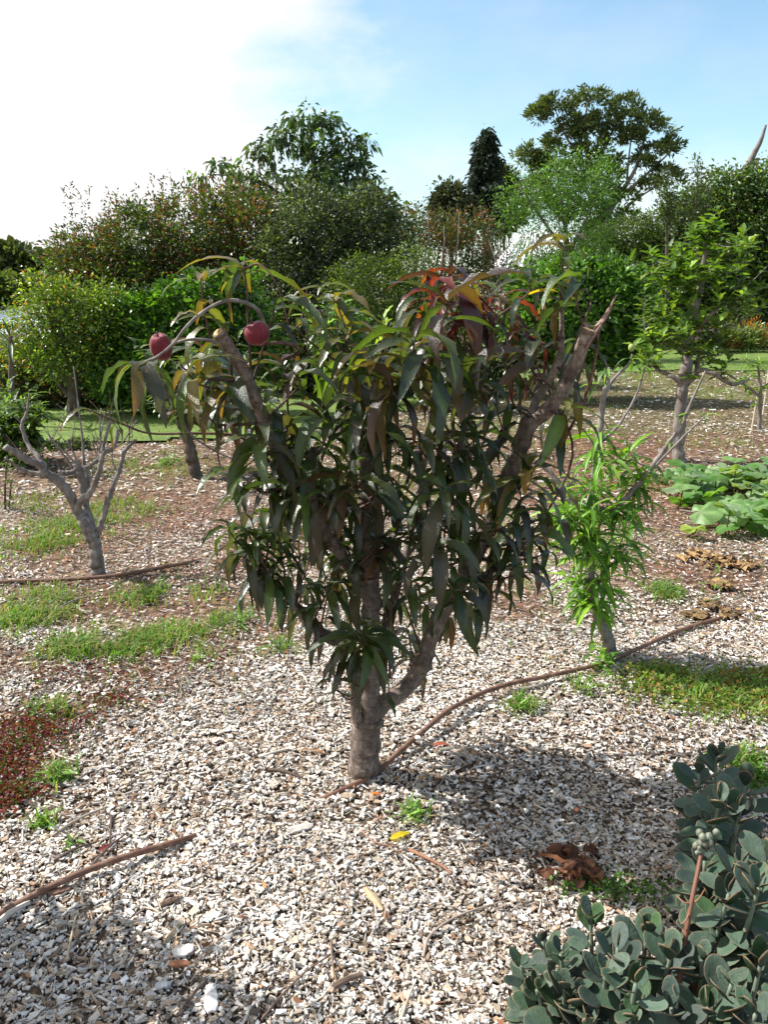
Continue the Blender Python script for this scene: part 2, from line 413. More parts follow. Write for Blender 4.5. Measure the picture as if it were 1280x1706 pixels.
for a in ((72000, 0.85, 2.1, 0.006, 0.034, True, 0.011), (74000, 2.1, 3.6, 0.007, 0.036, True, 0.011), (76000, 3.6, 6.0, 0.009, 0.038, False, 0.011), (34000, 6.0, 11.0, 0.025, 0.075, False, 0.012), (16000, 11.0, 17.5, 0.04, 0.11, False, 0.015)):
    V, F, c = chips(*a); Vs.append(V); Fs_.append(F + off); Cs.append(c); off += len(V)
mulch = mobj('wood_chips', np_mesh('wood_chips', np.vstack(Vs), np.vstack(Fs_), M_CHIP, np.vstack(Cs)))
tag(mulch, 'pale weathered wood chip mulch spread thick over the orchard floor', 'wood chips', kind='stuff')

# dead leaf scraps and hair-thin twigs mixed into the chips
def litter(n, y0, y1, l0, l1, wr, pal, z1):
    x, y = scatter(n, y0, y1); n = len(x); z = gh(x, y) + rs.uniform(.012, z1, n); a = rs.uniform(0, 6.28, n)
    d = np.stack([np.cos(a), np.sin(a), rs.normal(0, .12, n)], -1); Ln = rs.uniform(l0, l1, n) ; s_ = np.stack([-d[:, 1], d[:, 0], rs.normal(0, .5, n)], -1)
    p = np.stack([x, y, z], -1); k = rs.normal(0, .12, (n, 1)); V = np.zeros((n, 6, 3)); w = (Ln * wr)[:, None] / 2
    V[:, 0] = p - s_ * w * .5; V[:, 1] = p + s_ * w * .5; m_ = p + d * Ln[:, None] * .5 + s_ * Ln[:, None] * k; V[:, 2] = m_ + s_ * w; V[:, 3] = m_ - s_ * w; m_[:, 2] += .002
    e = p + d * Ln[:, None]; V[:, 4] = e + s_ * w * .3; V[:, 5] = e - s_ * w * .3; b = np.arange(n)[:, None] * 6
    pal = np.array(pal); c = pal[rs.randint(0, len(pal), n)] * rs.uniform(.6, 1.25, (n, 1))
    return V.reshape(-1, 3), np.vstack([b + np.array([0, 1, 2, 3]), b + np.array([3, 2, 4, 5])]), np.repeat(c, 6, 0)
V, F, c = litter(4200, 1.0, 8.0, .008, .024, .5, [(.30, .13, .06), (.22, .10, .05), (.40, .22, .10), (.14, .07, .04)], .02)
tag(mobj('leaf_litter', np_mesh('leaf_litter', V, F, M_CHIP, c)), 'scraps of dry brown leaf scattered over the chips', 'leaf litter', kind='stuff')
V, F, c = litter(5200, 1.0, 8.0, .025, .10, .05, [(.22, .15, .11), (.36, .29, .22), (.13, .09, .07), (.46, .40, .32), (.28, .2, .14)], .02)
tag(mobj('twig_litter', np_mesh('twig_litter', V, F, M_CHIP, c)), 'hair thin twigs and long wood fibres scattered over the chips', 'twigs', kind='stuff')

# ------------------------------------------------------------------ lawn
lawn_poly = [(-12, 8.5), (-5.6, 8.25), (-2.6, 8.1), (-0.6, 9.2), (1.5, 12.5), (4.2, 16.5), (9, 17.2), (22, 17), (24, 30), (2, 28), (-2.5, 13.5), (-6, 12.3), (-13, 12.5)]
def inside(x, y, poly):
    r = np.zeros(len(x), bool); j = len(poly) - 1
    for i in range(len(poly)):
        xi, yi = poly[i]; xj, yj = poly[j]
        c = ((yi > y) != (yj > y)) & (x < (xj - xi) * (y - yi) / (yj - yi + 1e-12) + xi); r ^= c; j = i
    return r
m, nt, out = mat('lawn_turf'); L = nt.links.new
tcn = N(nt, 'ShaderNodeTexCoord'); n1 = N(nt, 'ShaderNodeTexNoise', Scale=2.2, Detail=9.0, Roughness=0.7); L(tcn.outputs['Object'], n1.inputs['Vector'])
cc = ramp(nt, n1.outputs['Fac'], [(0.35, (0.075, 0.12, 0.02)), (0.55, (0.13, 0.20, 0.03)), (0.75, (0.23, 0.24, 0.07))])
pb = N(nt, 'ShaderNodeBsdfPrincipled', Roughness=0.9); L(cc, pb.inputs['Base Color'])
n2 = N(nt, 'ShaderNodeTexNoise', Scale=60.0, Detail=3.0); L(tcn.outputs['Object'], n2.inputs['Vector'])
bp = N(nt, 'ShaderNodeBump', Strength=0.8, Distance=0.02); L(n2.outputs['Fac'], bp.inputs['Height']); L(bp.outputs[0], pb.inputs['Normal']); L(pb.outputs[0], out.inputs[0]); M_LAWN = m
gx, gy = np.meshgrid(np.linspace(-13, 24, 150), np.linspace(7.9, 30, 95)); gii = np.arange(gx.size).reshape(gx.shape)
q = np.stack([gii[:-1, :-1], gii[:-1, 1:], gii[1:, 1:], gii[1:, :-1]], -1).reshape(-1, 4)
wob = (fbm(gx, gy, 0.8, 4) - 0.5) * 0.7
ok = inside((gx + wob).ravel(), (gy + wob).ravel(), lawn_poly)
q = q[ok[q].all(1)]
used = np.unique(q); remap = -np.ones(gx.size, int); remap[used] = np.arange(len(used))
LV = np.stack([gx.ravel(), gy.ravel(), (gh(gx, gy) + 0.022).ravel()], -1)[used]
lawn = mobj('lawn', np_mesh('lawn', LV, remap[q], M_LAWN, None, True)); tag(lawn, 'strip of short green lawn behind the mulched beds', kind='structure')

# ------------------------------------------------------------------ grass blades and low weeds (nobody could count them)
def blades(x, y, h, w, lean, cols, z0=0.0):
    n = len(x); az = rs.uniform(0, 6.28, n); h = h * rs.uniform(0.5, 1.25, n); ln = lean * rs.uniform(0.2, 1.3, n)
    d = np.stack([np.cos(az), np.sin(az)], -1); s = np.stack([-d[:, 1], d[:, 0]], -1) * (w * rs.uniform(.6, 1.2, n))[:, None] / 2
    base = np.stack([x, y, gh(x, y) + z0], -1)
    V = np.zeros((n, 5, 3)); 
    V[:, 0] = base; V[:, 0, :2] -= s; V[:, 1] = base; V[:, 1, :2] += s
    V[:, 2] = base; V[:, 2, :2] += d * (h * ln * 0.35)[:, None] + s * 0.9; V[:, 2, 2] += h * 0.6
    V[:, 3] = base; V[:, 3, :2] += d * (h * ln * 0.35)[:, None] - s * 0.9; V[:, 3, 2] += h * 0.6
    V[:, 4] = base; V[:, 4, :2] += d * (h * ln)[:, None]; V[:, 4, 2] += h * (1.0 - 0.25 * ln)
    b = np.arange(n)[:, None] * 5
    return V.reshape(-1, 3), [b + np.array([0, 1, 2, 3]), b + np.array([3, 2, 4])], np.repeat(cols, 5, 0)
def pcol(pal, n, j=0.25):
    pal = np.array(pal); return pal[rs.randint(0, len(pal), n)] * rs.uniform(1 - j, 1 + j, (n, 1))
GRASS_SPOTS = [  # px, py, half width, half height, amount
    (60, 900, 80, 26, 1200), (150, 870, 60, 20, 500), (40, 1035, 60, 20, 600), (60, 1000, 60, 16, 400), (150, 1085, 62, 22, 800), (250, 1065, 70, 24, 700), (350, 1050, 50, 18, 400),
    (190, 850, 70, 16, 500), (400, 1040, 24, 14, 200), (460, 1090, 24, 16, 220), (110, 1180, 40, 14, 160), (240, 780, 90, 18, 700), (60, 840, 40, 14, 260), (300, 990, 60, 14, 260), (230, 1000, 50, 14, 240),
    (940, 660, 120, 26, 1500), (1100, 640, 110, 20, 1800), (1200, 622, 130, 12, 1800), (1020, 625, 90, 10, 1200), (1200, 655, 80, 10, 600), (820, 720, 120, 30, 800), (980, 900, 60, 30, 300), (1110, 990, 22, 12, 160), (1200, 740, 60, 12, 260), (690, 1370, 18, 12, 70), (870, 1180, 22, 12, 120),
    (970, 1150, 14, 12, 60), (330, 1100, 20, 10, 60), (1160, 1150, 100, 24, 320), (1240, 1175, 70, 24, 200), (100, 1300, 22, 12, 70), (560, 830, 90, 30, 500), (700, 800, 120, 30, 500), (860, 900, 50, 40, 200), (70, 1375, 16, 8, 30), (1240, 1270, 30, 14, 120)]
bx, by, bc, bh = [], [], [], []
for (px, py, w, h, n) in GRASS_SPOTS:
    c = G(px, py); sx = abs(G(px + w, py).x - c.x) / 1.5; sy = abs(G(px, py - h).y - c.y) / 1.5
    nn = int(n * 1.7); x = rs.normal(c.x, sx, nn); y = rs.normal(c.y, sy, nn); k = fbm(x, y, 0.16, 8) > rs.uniform(0.3, 0.62, nn); x, y = x[k], y[k]
    x = x + rs.normal(0, .004, len(x)); bx.append(x); by.append(y); bc.append(pcol([(0.09, 0.20, 0.025), (0.13, 0.27, 0.035), (0.17, 0.26, 0.05), (0.28, 0.24, 0.10)], len(x))); bh.append(np.full(len(x), 0.062))
x, y = scatter(7000, 2.6, 9.5); k = (fbm(x, y, 0.7, 31) > 0.5) & (rs.uniform(0, 1, 7000) < .35 + redness(x, y)); x, y = x[k], y[k]
bx.append(x); by.append(y); bc.append(pcol([(0.11, 0.19, 0.03), (0.17, 0.23, 0.05), (0.27, 0.22, 0.10)], len(x))); bh.append(np.full(len(x), 0.05))
V, F, c = blades(np.concatenate(bx), np.concatenate(by), np.concatenate(bh), 0.006, 1.1, np.concatenate(bc))
tag(mobj('grass', np_mesh('grass', V, F, M_GRASS, c)), 'green grass growing in ragged patches through the mulch', 'grass', kind='stuff')
x = rs.uniform(-13, 24, 60000); y = rs.uniform(7.9, 29, 60000); k = inside(x, y, lawn_poly) & (abs(x) < 0.6 * y + 1.5); x, y = x[k], y[k]
V, F, c = blades(x, y, np.full(len(x), 0.05), 0.014, 0.8, pcol([(0.12, 0.20, 0.03), (0.17, 0.25, 0.04), (0.20, 0.23, 0.06)], len(x)))
tag(mobj('lawn_grass', np_mesh('lawn_grass', V, F, M_GRASS, c)), 'short bright grass blades of the lawn strip', 'grass', kind='stuff')
def cover(name, label, spots_, pal, size, hmax):
    P_, C_ = [], []
    for (px, py, w, h, n) in spots_:
        c = G(px, py); sx = abs(G(px + w, py).x - c.x) / 1.5; sy = abs(G(px, py - h).y - c.y) / 1.5
        x = rs.normal(c.x, sx, n); y = rs.normal(c.y, sy, n); k = fbm(x, y, 0.12, 14) > rs.uniform(0.3, 0.6, n); x, y = x[k], y[k]
        z = gh(x, y) + rs.uniform(0.004, hmax, len(x)); P_.append(np.stack([x, y, z], -1))
    Pp = np.vstack(P_); n = len(Pp)
    V, F, c = leaf_quads(Pp, rs.normal(0, 1, (n, 3)) + np.array([0, 0, .7]), size * rs.uniform(.6, 1.3, n), 0.6, pcol(pal, n))
    o = mobj(name, np_mesh(name, V, F, M_DULLLEAF, c)); tag(o, label, 'ground cover', kind='stuff')
def norm(a): return a / (np.linalg.norm(a, axis=-1, keepdims=True) + 1e-9)
def leaf_quads(p, d, L_, wr, col, up=None, droop=0.25):
    """small diamond leaves, folded down at the tip: 2 triangles each"""
    n = len(p); d = norm(d); r = norm(rs.normal(0, 1, (n, 3))); s = norm(np.cross(d, r)); L_ = np.asarray(L_)[:, None]
    V = np.zeros((n, 4, 3)); mid = p + d * L_ * 0.45
    V[:, 0] = p; V[:, 1] = mid + s * L_ * wr * 0.5; V[:, 2] = p + d * L_; V[:, 2, 2] -= (L_[:, 0] * droop); V[:, 3] = mid - s * L_ * wr * 0.5
    b = np.arange(n)[:, None] * 4
    return V.reshape(-1, 3), np.vstack([b + np.array([0, 1, 3]), b + np.array([1, 2, 3])]), np.repeat(col, 4, 0)
cover('red_ground_cover', 'low mat of red and maroon creeping weed at the left edge', [(20, 1270, 62, 52, 2900), (60, 1210, 70, 20, 900), (20, 1335, 40, 16, 900), (190, 1170, 50, 12, 300), (150, 1130, 90, 14, 300), (330, 950, 60, 14, 500), (390, 945, 50, 14, 300)],
      [(0.26, 0.04, 0.04), (0.17, 0.03, 0.04), (0.22, 0.10, 0.03), (0.10, 0.14, 0.03), (0.20, 0.07, 0.08), (0.12, 0.14, 0.03)], 0.018, 0.028)
cover('green_ground_cover', 'low mat of small green leaved weed right of the pipe', [(1150, 1150, 95, 22, 2700), (1230, 1170, 75, 28, 2300), (1100, 1130, 60, 14, 700), (1260, 1130, 50, 14, 500)],
      [(0.10, 0.17, 0.025), (0.15, 0.22, 0.03), (0.20, 0.22, 0.04), (0.12, 0.2, 0.03), (0.22, 0.13, 0.03)], 0.022, 0.04)
cover('clover_patch', 'small clover like weed by the grey green succulents', [(1030, 1490, 60, 20, 420), (960, 1480, 30, 14, 90), (1270, 1300, 26, 30, 700), (1250, 1290, 30, 20, 300)],
      [(0.06, 0.14, 0.02), (0.10, 0.2, 0.03)], 0.016, 0.03)

# ------------------------------------------------------------------ background shrubs and trees
def lumps_to_world(lumps, Y):
    out_ = []
    for l in lumps:
        px, py, r = l[:3]; ry = l[3] if len(l) > 3 else r; yy = Y + (l[4] if len(l) > 4 else 0)
        c = P(px, py, yy); m_ = mpp(px, py, yy); out_.append((np.array(c), r * m_, ry * m_))
    return out_
def foliage(lumps, Y, n_clump, per, size, pal, wr=0.45, dirup=0.5, droop=0.25, spread=0.16, deep=0.5, tips=None, tipfrac=0.0, zmin=0.02, clumppx=None):
    """leaf clumps over and inside overlapping rounded masses"""
    LW = lumps_to_world(lumps, Y); area = np.array([a * b for _, a, b in LW]); pr = area / area.sum()
    pick = rs.choice(len(LW), n_clump, p=pr); u = norm(rs.normal(0, 1, (n_clump, 3)))
    cen = np.array([LW[i][0] for i in pick]); rx = np.array([LW[i][1] for i in pick]); rz = np.array([LW[i][2] for i in pick])
    rad = 1 - np.abs(rs.normal(0, deep * 0.5, n_clump)); rad = np.clip(rad, 0.15, 1.0) * (0.86 + 0.3 * vnoise(u[:, 0] * 3 + pick * 7.1, u[:, 2] * 3 + u[:, 1] * 2, 1.0, 5))
    ctr = cen + u * rad[:, None] * np.stack([rx, rx * 0.85, rz], -1)
    cs = spread * np.mean(rx) * rs.uniform(0.5, 1.4, n_clump)
    tone = rs.uniform(0.5, 1.5, n_clump); pal = np.array(pal); hue = rs.randint(0, len(pal), n_clump)
    idx = np.repeat(np.arange(n_clump), per); n = len(idx)
    off_ = rs.normal(0, 1, (n, 3)) * cs[idx][:, None] * np.array([1, 1, 0.75]); pos = ctr[idx] + off_
    out = norm(u[idx] * 0.6 + norm(off_) * 0.8 + rs.normal(0, .5, (n, 3)) + np.array([0, 0, dirup]))
    hu = np.where(rs.uniform(0, 1, n) < 0.75, hue[idx], rs.randint(0, len(pal), n))
    col = pal[hu] * (tone[idx] * rs.uniform(0.75, 1.25, n))[:, None]
    if tips is not None:
        t = (rs.uniform(0, 1, n) < tipfrac * np.clip(rad[idx] * 2 - 1.0, 0, 1) * 2 * (vnoise(pos[:, 0], pos[:, 2], 0.5, 3) > .35)); tp = np.array(tips)
        col[t] = tp[rs.randint(0, len(tp), t.sum())] * rs.uniform(.7, 1.3, (t.sum(), 1))
    k = pos[:, 2] > zmin; pos, out, col = pos[k], out[k], col[k]; n = len(pos)
    return leaf_quads(pos, out, size * rs.uniform(0.6, 1.35, n), wr, col, droop=droop)
def stems(rt, paths, matl, name='branch', sides=6, thick=None):
    """paths: lists of (px, py, Y, radius_m); the first one is the trunk"""
    for i, pth in enumerate(paths):
        pts = [(*P(a, b, c), r) for (a, b, c, r) in pth]
        Bag().tube(spline(pts, 4), sides, 0.10, i).obj('trunk' if i == 0 and name == 'branch' else name, matl, rt, True)
def bush(name, label, cat, lumps, Y, n_clump, per, size, pal, paths=None, material=None, bark=None, trunk=True, **kw):
    c = P(lumps[0][0], lumps[0][1], Y); base = Vector((c.x, Y, float(gh(c.x, Y))))
    rt = root(name, label, cat, base)
    V, F, col = foliage(lumps, Y, n_clump, per, size, pal, **kw)
    o = mobj('crown', np_mesh('crown', V, F, material or M_BGLEAF, col), rt); o['kind'] = 'stuff'
    bark = bark or M_DARKBARK
    LW = lumps_to_world(lumps, Y)
    if paths: stems(rt, paths, bark)
    elif trunk:
        top = max(LW, key=lambda l: l[0][2])[0]
        Bag().tube(spline([(base.x, base.y, base.z - .05, .09), (base.x + .05, base.y, base.z + (top[2] - base.z) * .4, .07), (top[0], top[1], top[2], .02)]), 7, .1, 1).obj('trunk', bark, rt, True)
        for i, l in enumerate(LW[1:9]):
            z0 = base.z + min(0.5, (l[0][2] - base.z) * 0.3)
            Bag().tube(spline([(base.x, base.y, z0, .045), ((base.x + l[0][0]) / 2, base.y + .05, (z0 + l[0][2]) / 2 - .1, .03), (*l[0], .008)]), 5, .1, i).obj('branch', bark, rt, True)
    return rt

OLIVE = [(0.060, 0.085, 0.022), (0.085, 0.11, 0.03), (0.045, 0.065, 0.018)]
GREEN = [(0.045, 0.10, 0.018), (0.07, 0.15, 0.025), (0.035, 0.075, 0.014)]
BRIGHT = [(0.08, 0.19, 0.025), (0.11, 0.24, 0.03), (0.05, 0.12, 0.018), (0.035, 0.08, 0.015)]
YELLOWG_ = [(0.14, 0.19, 0.03), (0.19, 0.22, 0.04), (0.09, 0.12, 0.02)]
DARK = [(0.022, 0.04, 0.013), (0.035, 0.06, 0.018), (0.028, 0.045, 0.02)]
REDDISH = [(0.05, 0.10, 0.02), (0.035, 0.07, 0.015), (0.08, 0.13, 0.025), (0.055, 0.065, 0.02)]

# far left gum trees and rounded trees beyond the houses
bush('gum_tree', 'distant rounded olive green tree at the far left above the roof', 'tree', [(20, 440, 42, 30), (-30, 440, 50, 34), (60, 452, 26, 22), (95, 440, 30, 16), (20, 480, 50, 26)], 46, 420, 16, 0.55, OLIVE, material=M_DULLLEAF)
bush('bushy_tree', 'mid green tree just above the pale roof at the left edge', 'tree', [(30, 490, 40, 22), (-20, 490, 45, 30), (70, 500, 20, 16), (60, 480, 30, 14)], 30, 330, 16, 0.30, [(0.08, 0.12, 0.03), (0.11, 0.15, 0.03)], material=M_BGLEAF)
# reddish bottlebrush hedge
bush('bottlebrush_shrub', 'tall spreading shrub with red brown new tips behind the bright green bush', 'shrub',
     [(125, 440, 48, 45), (170, 430, 60), (240, 415, 75), (320, 400, 82), (400, 395, 80), (300, 480, 110, 80), (200, 480, 90, 60), (440, 440, 90), (150, 500, 70), (380, 560, 120, 80, .5), (230, 590, 110, 90, .5)],
     14.0, 4600, 18, 0.085, REDDISH, wr=0.34, dirup=0.7, tips=[(0.14, 0.055, 0.035), (0.11, 0.05, 0.03), (0.17, 0.085, 0.05)], tipfrac=0.17, spread=0.10, deep=0.4)
# upright spiky shoots along its top
o = bpy.data.objects['bottlebrush_shrub']
pp, dd = [], []
for i in range(46):
    sx = rs.uniform(105, 460); sy = 372 - (sx - 100) * 0.13 + rs.uniform(-10, 25); hh = rs.uniform(18, 60) * (1.3 if abs(sx - 285) < 14 else 1)
    a = np.array(P(sx, sy + 20, 14)); b = np.array(P(sx + rs.uniform(-22, 12), sy - hh, 14 + rs.uniform(-.6, .6)))
    for t in np.linspace(0, 1, int(16 + hh * 0.5)):
        pp.append(a * (1 - t) + b * t + rs.normal(0, .02, 3)); dd.append(norm(rs.normal(0, .8, 3) + np.array([0, 0, .8])))
pp = np.array(pp); V, F, c = leaf_quads(pp, np.array(dd), rs.uniform(.05, .10, len(pp)), .3, pcol([(0.12, 0.06, 0.04), (0.08, 0.08, 0.03), (0.05, 0.06, 0.02)], len(pp)))
x = mobj('shoots', np_mesh('shoots', V, F, M_BGLEAF, c), o); x['kind'] = 'stuff'
# avocado like tall tree
bush('tall_tree', 'tall open tree with drooping glossy leaves rising above the hedge', 'tree',
     [(l_[0], l_[1], l_[2] * (.72 if l_[1] < 300 else .9), l_[3] * (.72 if l_[1] < 300 else .9)) for l_ in [(500, 225, 62, 48), (455, 250, 40, 36), (575, 245, 46, 40), (400, 285, 50, 26), (345, 298, 28, 20), (560, 310, 85, 50), (470, 320, 90, 45), (600, 290, 30, 40), (540, 270, 60, 50), (620, 350, 40, 50), (410, 330, 60, 40), (516, 190, 24, 26), (580, 390, 90, 60), (660, 370, 40, 40), (470, 215, 26, 20), (545, 200, 26, 20), (610, 240, 16, 24), (425, 250, 20, 18), (440, 225, 16, 14), (490, 195, 18, 14), (600, 275, 24, 30), (360, 275, 20, 12), (625, 300, 14, 20)]],
     19.0, 640, 10, 0.18, [(0.05, 0.10, 0.035), (0.07, 0.13, 0.04), (0.10, 0.16, 0.05), (0.06, 0.08, 0.05)], wr=0.36, dirup=-0.5, droop=0.35, deep=0.75, spread=0.075,
     paths=[[(540, 600, 19, .16), (535, 450, 19, .13), (530, 330, 19, .09), (520, 240, 19, .04), (515, 190, 19, .015)], [(533, 400, 19, .08), (480, 320, 19, .05), (440, 260, 19, .02)], [(532, 360, 19, .07), (575, 290, 19, .04), (590, 230, 19, .015)],
            [(500, 350, 19, .05), (430, 300, 19, .03), (345, 290, 19, .012)], [(535, 380, 19, .06), (600, 340, 19, .03), (630, 290, 19, .012)]])
bush('glossy_shrub', 'dense dark shrub with small silvery glossy leaves right of the bottlebrush', 'shrub',
     [(520, 370, 60), (600, 400, 65), (545, 440, 80), (480, 420, 50), (620, 350, 40), (580, 500, 90), (500, 530, 80), (655, 400, 45)], 13.2, 2300, 15, 0.075,
     [(0.045, 0.065, 0.03), (0.06, 0.085, 0.04), (0.10, 0.13, 0.07), (0.03, 0.05, 0.02)], wr=0.4, dirup=0.3, spread=0.12, deep=0.4)
bush('bright_shrub', 'bright green glossy leaved shrub behind the left peach', 'shrub',
     [(230, 520, 50, 36), (290, 505, 55, 36), (350, 490, 50, 34), (400, 470, 36, 26), (200, 560, 50, 40), (280, 570, 80, 60), (360, 560, 80, 60), (220, 630, 60, 50), (320, 640, 90, 50), (420, 560, 50, 70), (190, 610, 40, 60)], 10.4, 1900, 13, 0.085,
     BRIGHT, wr=0.5, dirup=0.7, spread=0.12, deep=0.33)
bush('yellow_green_bush', 'feathery yellow green bush in front of the pale roof at left', 'shrub',
     [(100, 490, 40, 26), (140, 520, 50, 34), (90, 545, 60, 30), (60, 580, 60, 28), (110, 600, 60, 36), (150, 570, 44), (60, 470, 22, 16), (175, 500, 36, 30), (45, 525, 40, 14), (30, 572, 40, 20), (190, 540, 30, 24), (80, 500, 50, 14), (150, 600, 60, 20)], 10.2, 1100, 14, 0.055,
     [(0.10, 0.16, 0.025), (0.14, 0.20, 0.03), (0.05, 0.09, 0.015)], wr=0.4, dirup=0.5, tips=[(0.4, 0.2, 0.05)], tipfrac=0.05, spread=0.3, deep=1.0)
bush('shade_fill_shrub', 'added low shrub with deep shade in its leaf colour between the yellow green bush and the lawn', 'shrub',
     [(60, 640, 50, 44), (140, 640, 60, 40), (20, 620, 50, 40), (200, 660, 50, 30), (100, 600, 60, 40)], 11.2, 900, 14, 0.07, [(.03, .05, .015), (.05, .075, .02), (.07, .055, .025)], tips=[(.3, .12, .03)], tipfrac=.05, dirup=.5)  # added where deep shade lies; the shade is put into its leaf colours
bush('shade_fill_shrub', 'added low shrub with shade in its leaf colour between the bright shrub and the citrus bush', 'shrub',
     [(480, 600, 70, 50), (600, 620, 70, 40), (720, 610, 70, 44), (820, 600, 60, 44), (540, 630, 60, 34)], 12.6, 1300, 14, 0.08, [(.03, .05, .015), (.045, .07, .02), (.06, .06, .025)], dirup=.5)  # added to fill the shaded gap; its dark leaf colours stand for shade
bush('olive_shrub', 'fine leaved olive green shrub behind the middle of the peach tree', 'shrub',
     [(620, 460, 50, 36), (680, 445, 48, 36), (580, 480, 40), (640, 510, 70), (700, 500, 50), (600, 560, 70), (690, 560, 80)], 11.4, 1500, 15, 0.055, [(0.08, 0.13, 0.025), (0.11, 0.17, 0.03), (0.05, 0.085, 0.02)], wr=0.35, dirup=0.8, spread=0.13, deep=0.4)
bush('drooping_shrub', 'small fresh green shrub with hanging narrow leaves near the dark hedge', 'shrub',
     [(570, 540, 34, 34), (560, 580, 36, 40), (595, 600, 30, 36), (545, 560, 18, 24)], 8.6, 240, 13, 0.085, BRIGHT, wr=0.25, dirup=-0.6, spread=0.2, deep=0.5)
bush('brown_shrub', 'reddish brown twiggy shrub below the dark conifer', 'shrub',
     [(690, 380, 42, 36), (740, 385, 46, 40), (790, 400, 44, 46), (740, 440, 80, 50), (820, 440, 36), (780, 490, 80, 60), (720, 520, 80, 60)], 14.4, 1500, 14, 0.07,
     [(0.055, 0.075, 0.022), (0.075, 0.08, 0.028), (0.045, 0.065, 0.018)], wr=0.3, tips=[(0.2, 0.09, 0.05), (0.22, 0.05, 0.03)], tipfrac=0.14, spread=0.12, deep=0.5, dirup=0.8)
# thin straight stakes of new growth above the brown shrub
o = bpy.data.objects['brown_shrub']
for i, (a, b, c_, d) in enumerate([(738, 440, 740, 375), (715, 440, 712, 350), (760, 430, 765, 360), (850, 470, 870, 400), (840, 480, 845, 395), (835, 470, 815, 400), (860, 470, 890, 420)]):
    Bag().tube([(*P(a, b, 13), .012), (*P((a + c_) / 2 + 2, (b + d) / 2, 13), .009), (*P(c_, d, 13), .004)], 5).obj('branch', M_GREYBARK, o, True)
bush('light_green_tree', 'airy light green tree standing in front of the big gum tree', 'tree',
     [(930, 350, 60, 56), (885, 345, 40, 40), (985, 320, 46, 50), (925, 280, 22, 30), (1005, 280, 20, 30), (850, 350, 26, 36), (905, 420, 60, 40), (975, 400, 50, 46), (940, 310, 50, 40), (870, 300, 18, 22), (845, 330, 14, 20), (1010, 330, 22, 40), (960, 270, 12, 22), (905, 300, 14, 26), (1020, 300, 10, 20), (890, 450, 40, 30)], 20, 1300, 10, 0.10,
     [(0.07, 0.15, 0.025), (0.10, 0.19, 0.03), (0.05, 0.10, 0.02)], wr=0.25, dirup=0.5, spread=0.22, deep=1.0,
     paths=[[(960, 600, 20, .08), (955, 480, 20, .07), (945, 400, 20, .05), (930, 300, 20, .02), (925, 260, 20, .008)], [(950, 420, 20, .05), (985, 350, 20, .03), (1000, 280, 20, .01)], [(950, 430, 20, .05), (900, 360, 20, .03), (865, 310, 20, .01)]], bark=M_GREYBARK)
bush('citrus_shrub', 'dense round deep green citrus bush right of the peach tree', 'shrub',
     [(900, 480, 46, 34), (950, 465, 55, 36), (1010, 470, 50, 38), (1050, 500, 40, 44), (960, 520, 90, 60), (1020, 550, 60, 50), (900, 550, 60, 50), (960, 580, 80, 30), (1060, 560, 26, 40)], 12.2, 2100, 13, 0.095,
     [(0.05, 0.12, 0.018), (0.08, 0.17, 0.025), (0.035, 0.08, 0.014)], wr=0.5, dirup=0.6, spread=0.12, deep=0.33)
bush('soft_green_shrub', 'soft mid green rounded shrub under the gum tree at right', 'shrub',
     [(1060, 400, 50, 36), (1110, 380, 46, 36), (1040, 440, 50, 40), (1090, 440, 70, 50), (1000, 410, 30, 30), (1130, 470, 60, 60), (1150, 400, 50, 40), (1120, 540, 60, 36), (1180, 520, 50, 50), (1040, 480, 60, 50), (960, 440, 50, 30)], 25, 3600, 15, 0.13, [(0.06, 0.10, 0.025), (0.085, 0.13, 0.03), (0.045, 0.075, 0.02)], wr=0.3, dirup=0.5, spread=0.12, deep=0.4)
bush('shaded_tree', 'dark bushy tree at the right edge below the dead snag', 'tree',
     [(1215, 320, 44, 36), (1265, 310, 40, 36), (1190, 350, 40, 34), (1250, 380, 70, 50), (1300, 350, 50), (1270, 450, 60, 60), (1210, 430, 50, 50), (1150, 345, 26, 26), (1280, 530, 50, 50), (1220, 520, 60, 44), (1310, 450, 50, 90)], 24.5, 3600, 14, 0.16,
     [(0.045, 0.09, 0.022), (0.065, 0.12, 0.03), (0.03, 0.06, 0.018), (0.09, 0.14, 0.03)], tips=[(0.10, 0.08, 0.03)], tipfrac=.08, wr=0.35, dirup=-0.1, spread=0.14, deep=0.45)
for i, (px, top, lab) in enumerate([(1112, 285, 'slender upright sapling left of its taller twin beside the gum tree'), (1162, 262, 'taller slender sapling with pointed tip between gum tree and snag')]):
    l = [(px + rs.uniform(-3, 3), y_, 4 + (y_ - top) * .10, 11) for y_ in range(top + 8, 380, 11)]
    bush('slender_sapling', lab, 'tree', l, 18.5, 130, 9, 0.10, [(0.05, 0.075, 0.025), (0.07, 0.10, 0.03)], wr=.3, deep=.6, spread=.6, dirup=.6, paths=[[(px, 560, 18.5, .04), (px, 400, 18.5, .03), (px + 1, top, 18.5, .006)]])
# dead snag
rt = root('dead_snag', 'bare grey dead trunk leaning above the dark tree at the right edge', 'dead tree', (P(1230, 560, 25.5).x, 25.5, 0))
stems(rt, [[(1230, 600, 25.5, .16), (1232, 420, 25.5, .15), (1238, 320, 25.5, .14), (1245, 285, 25.5, .12), (1256, 258, 25.5, .08), (1268, 235, 25.5, .06), (1277, 208, 25.5, .03)],
           [(1246, 288, 25.5, .09), (1258, 274, 25.4, .04), (1264, 262, 25.4, .012)], [(1240, 315, 25.5, .05), (1230, 290, 25.6, .03), (1226, 272, 25.6, .01)]], M_GREYBARK)
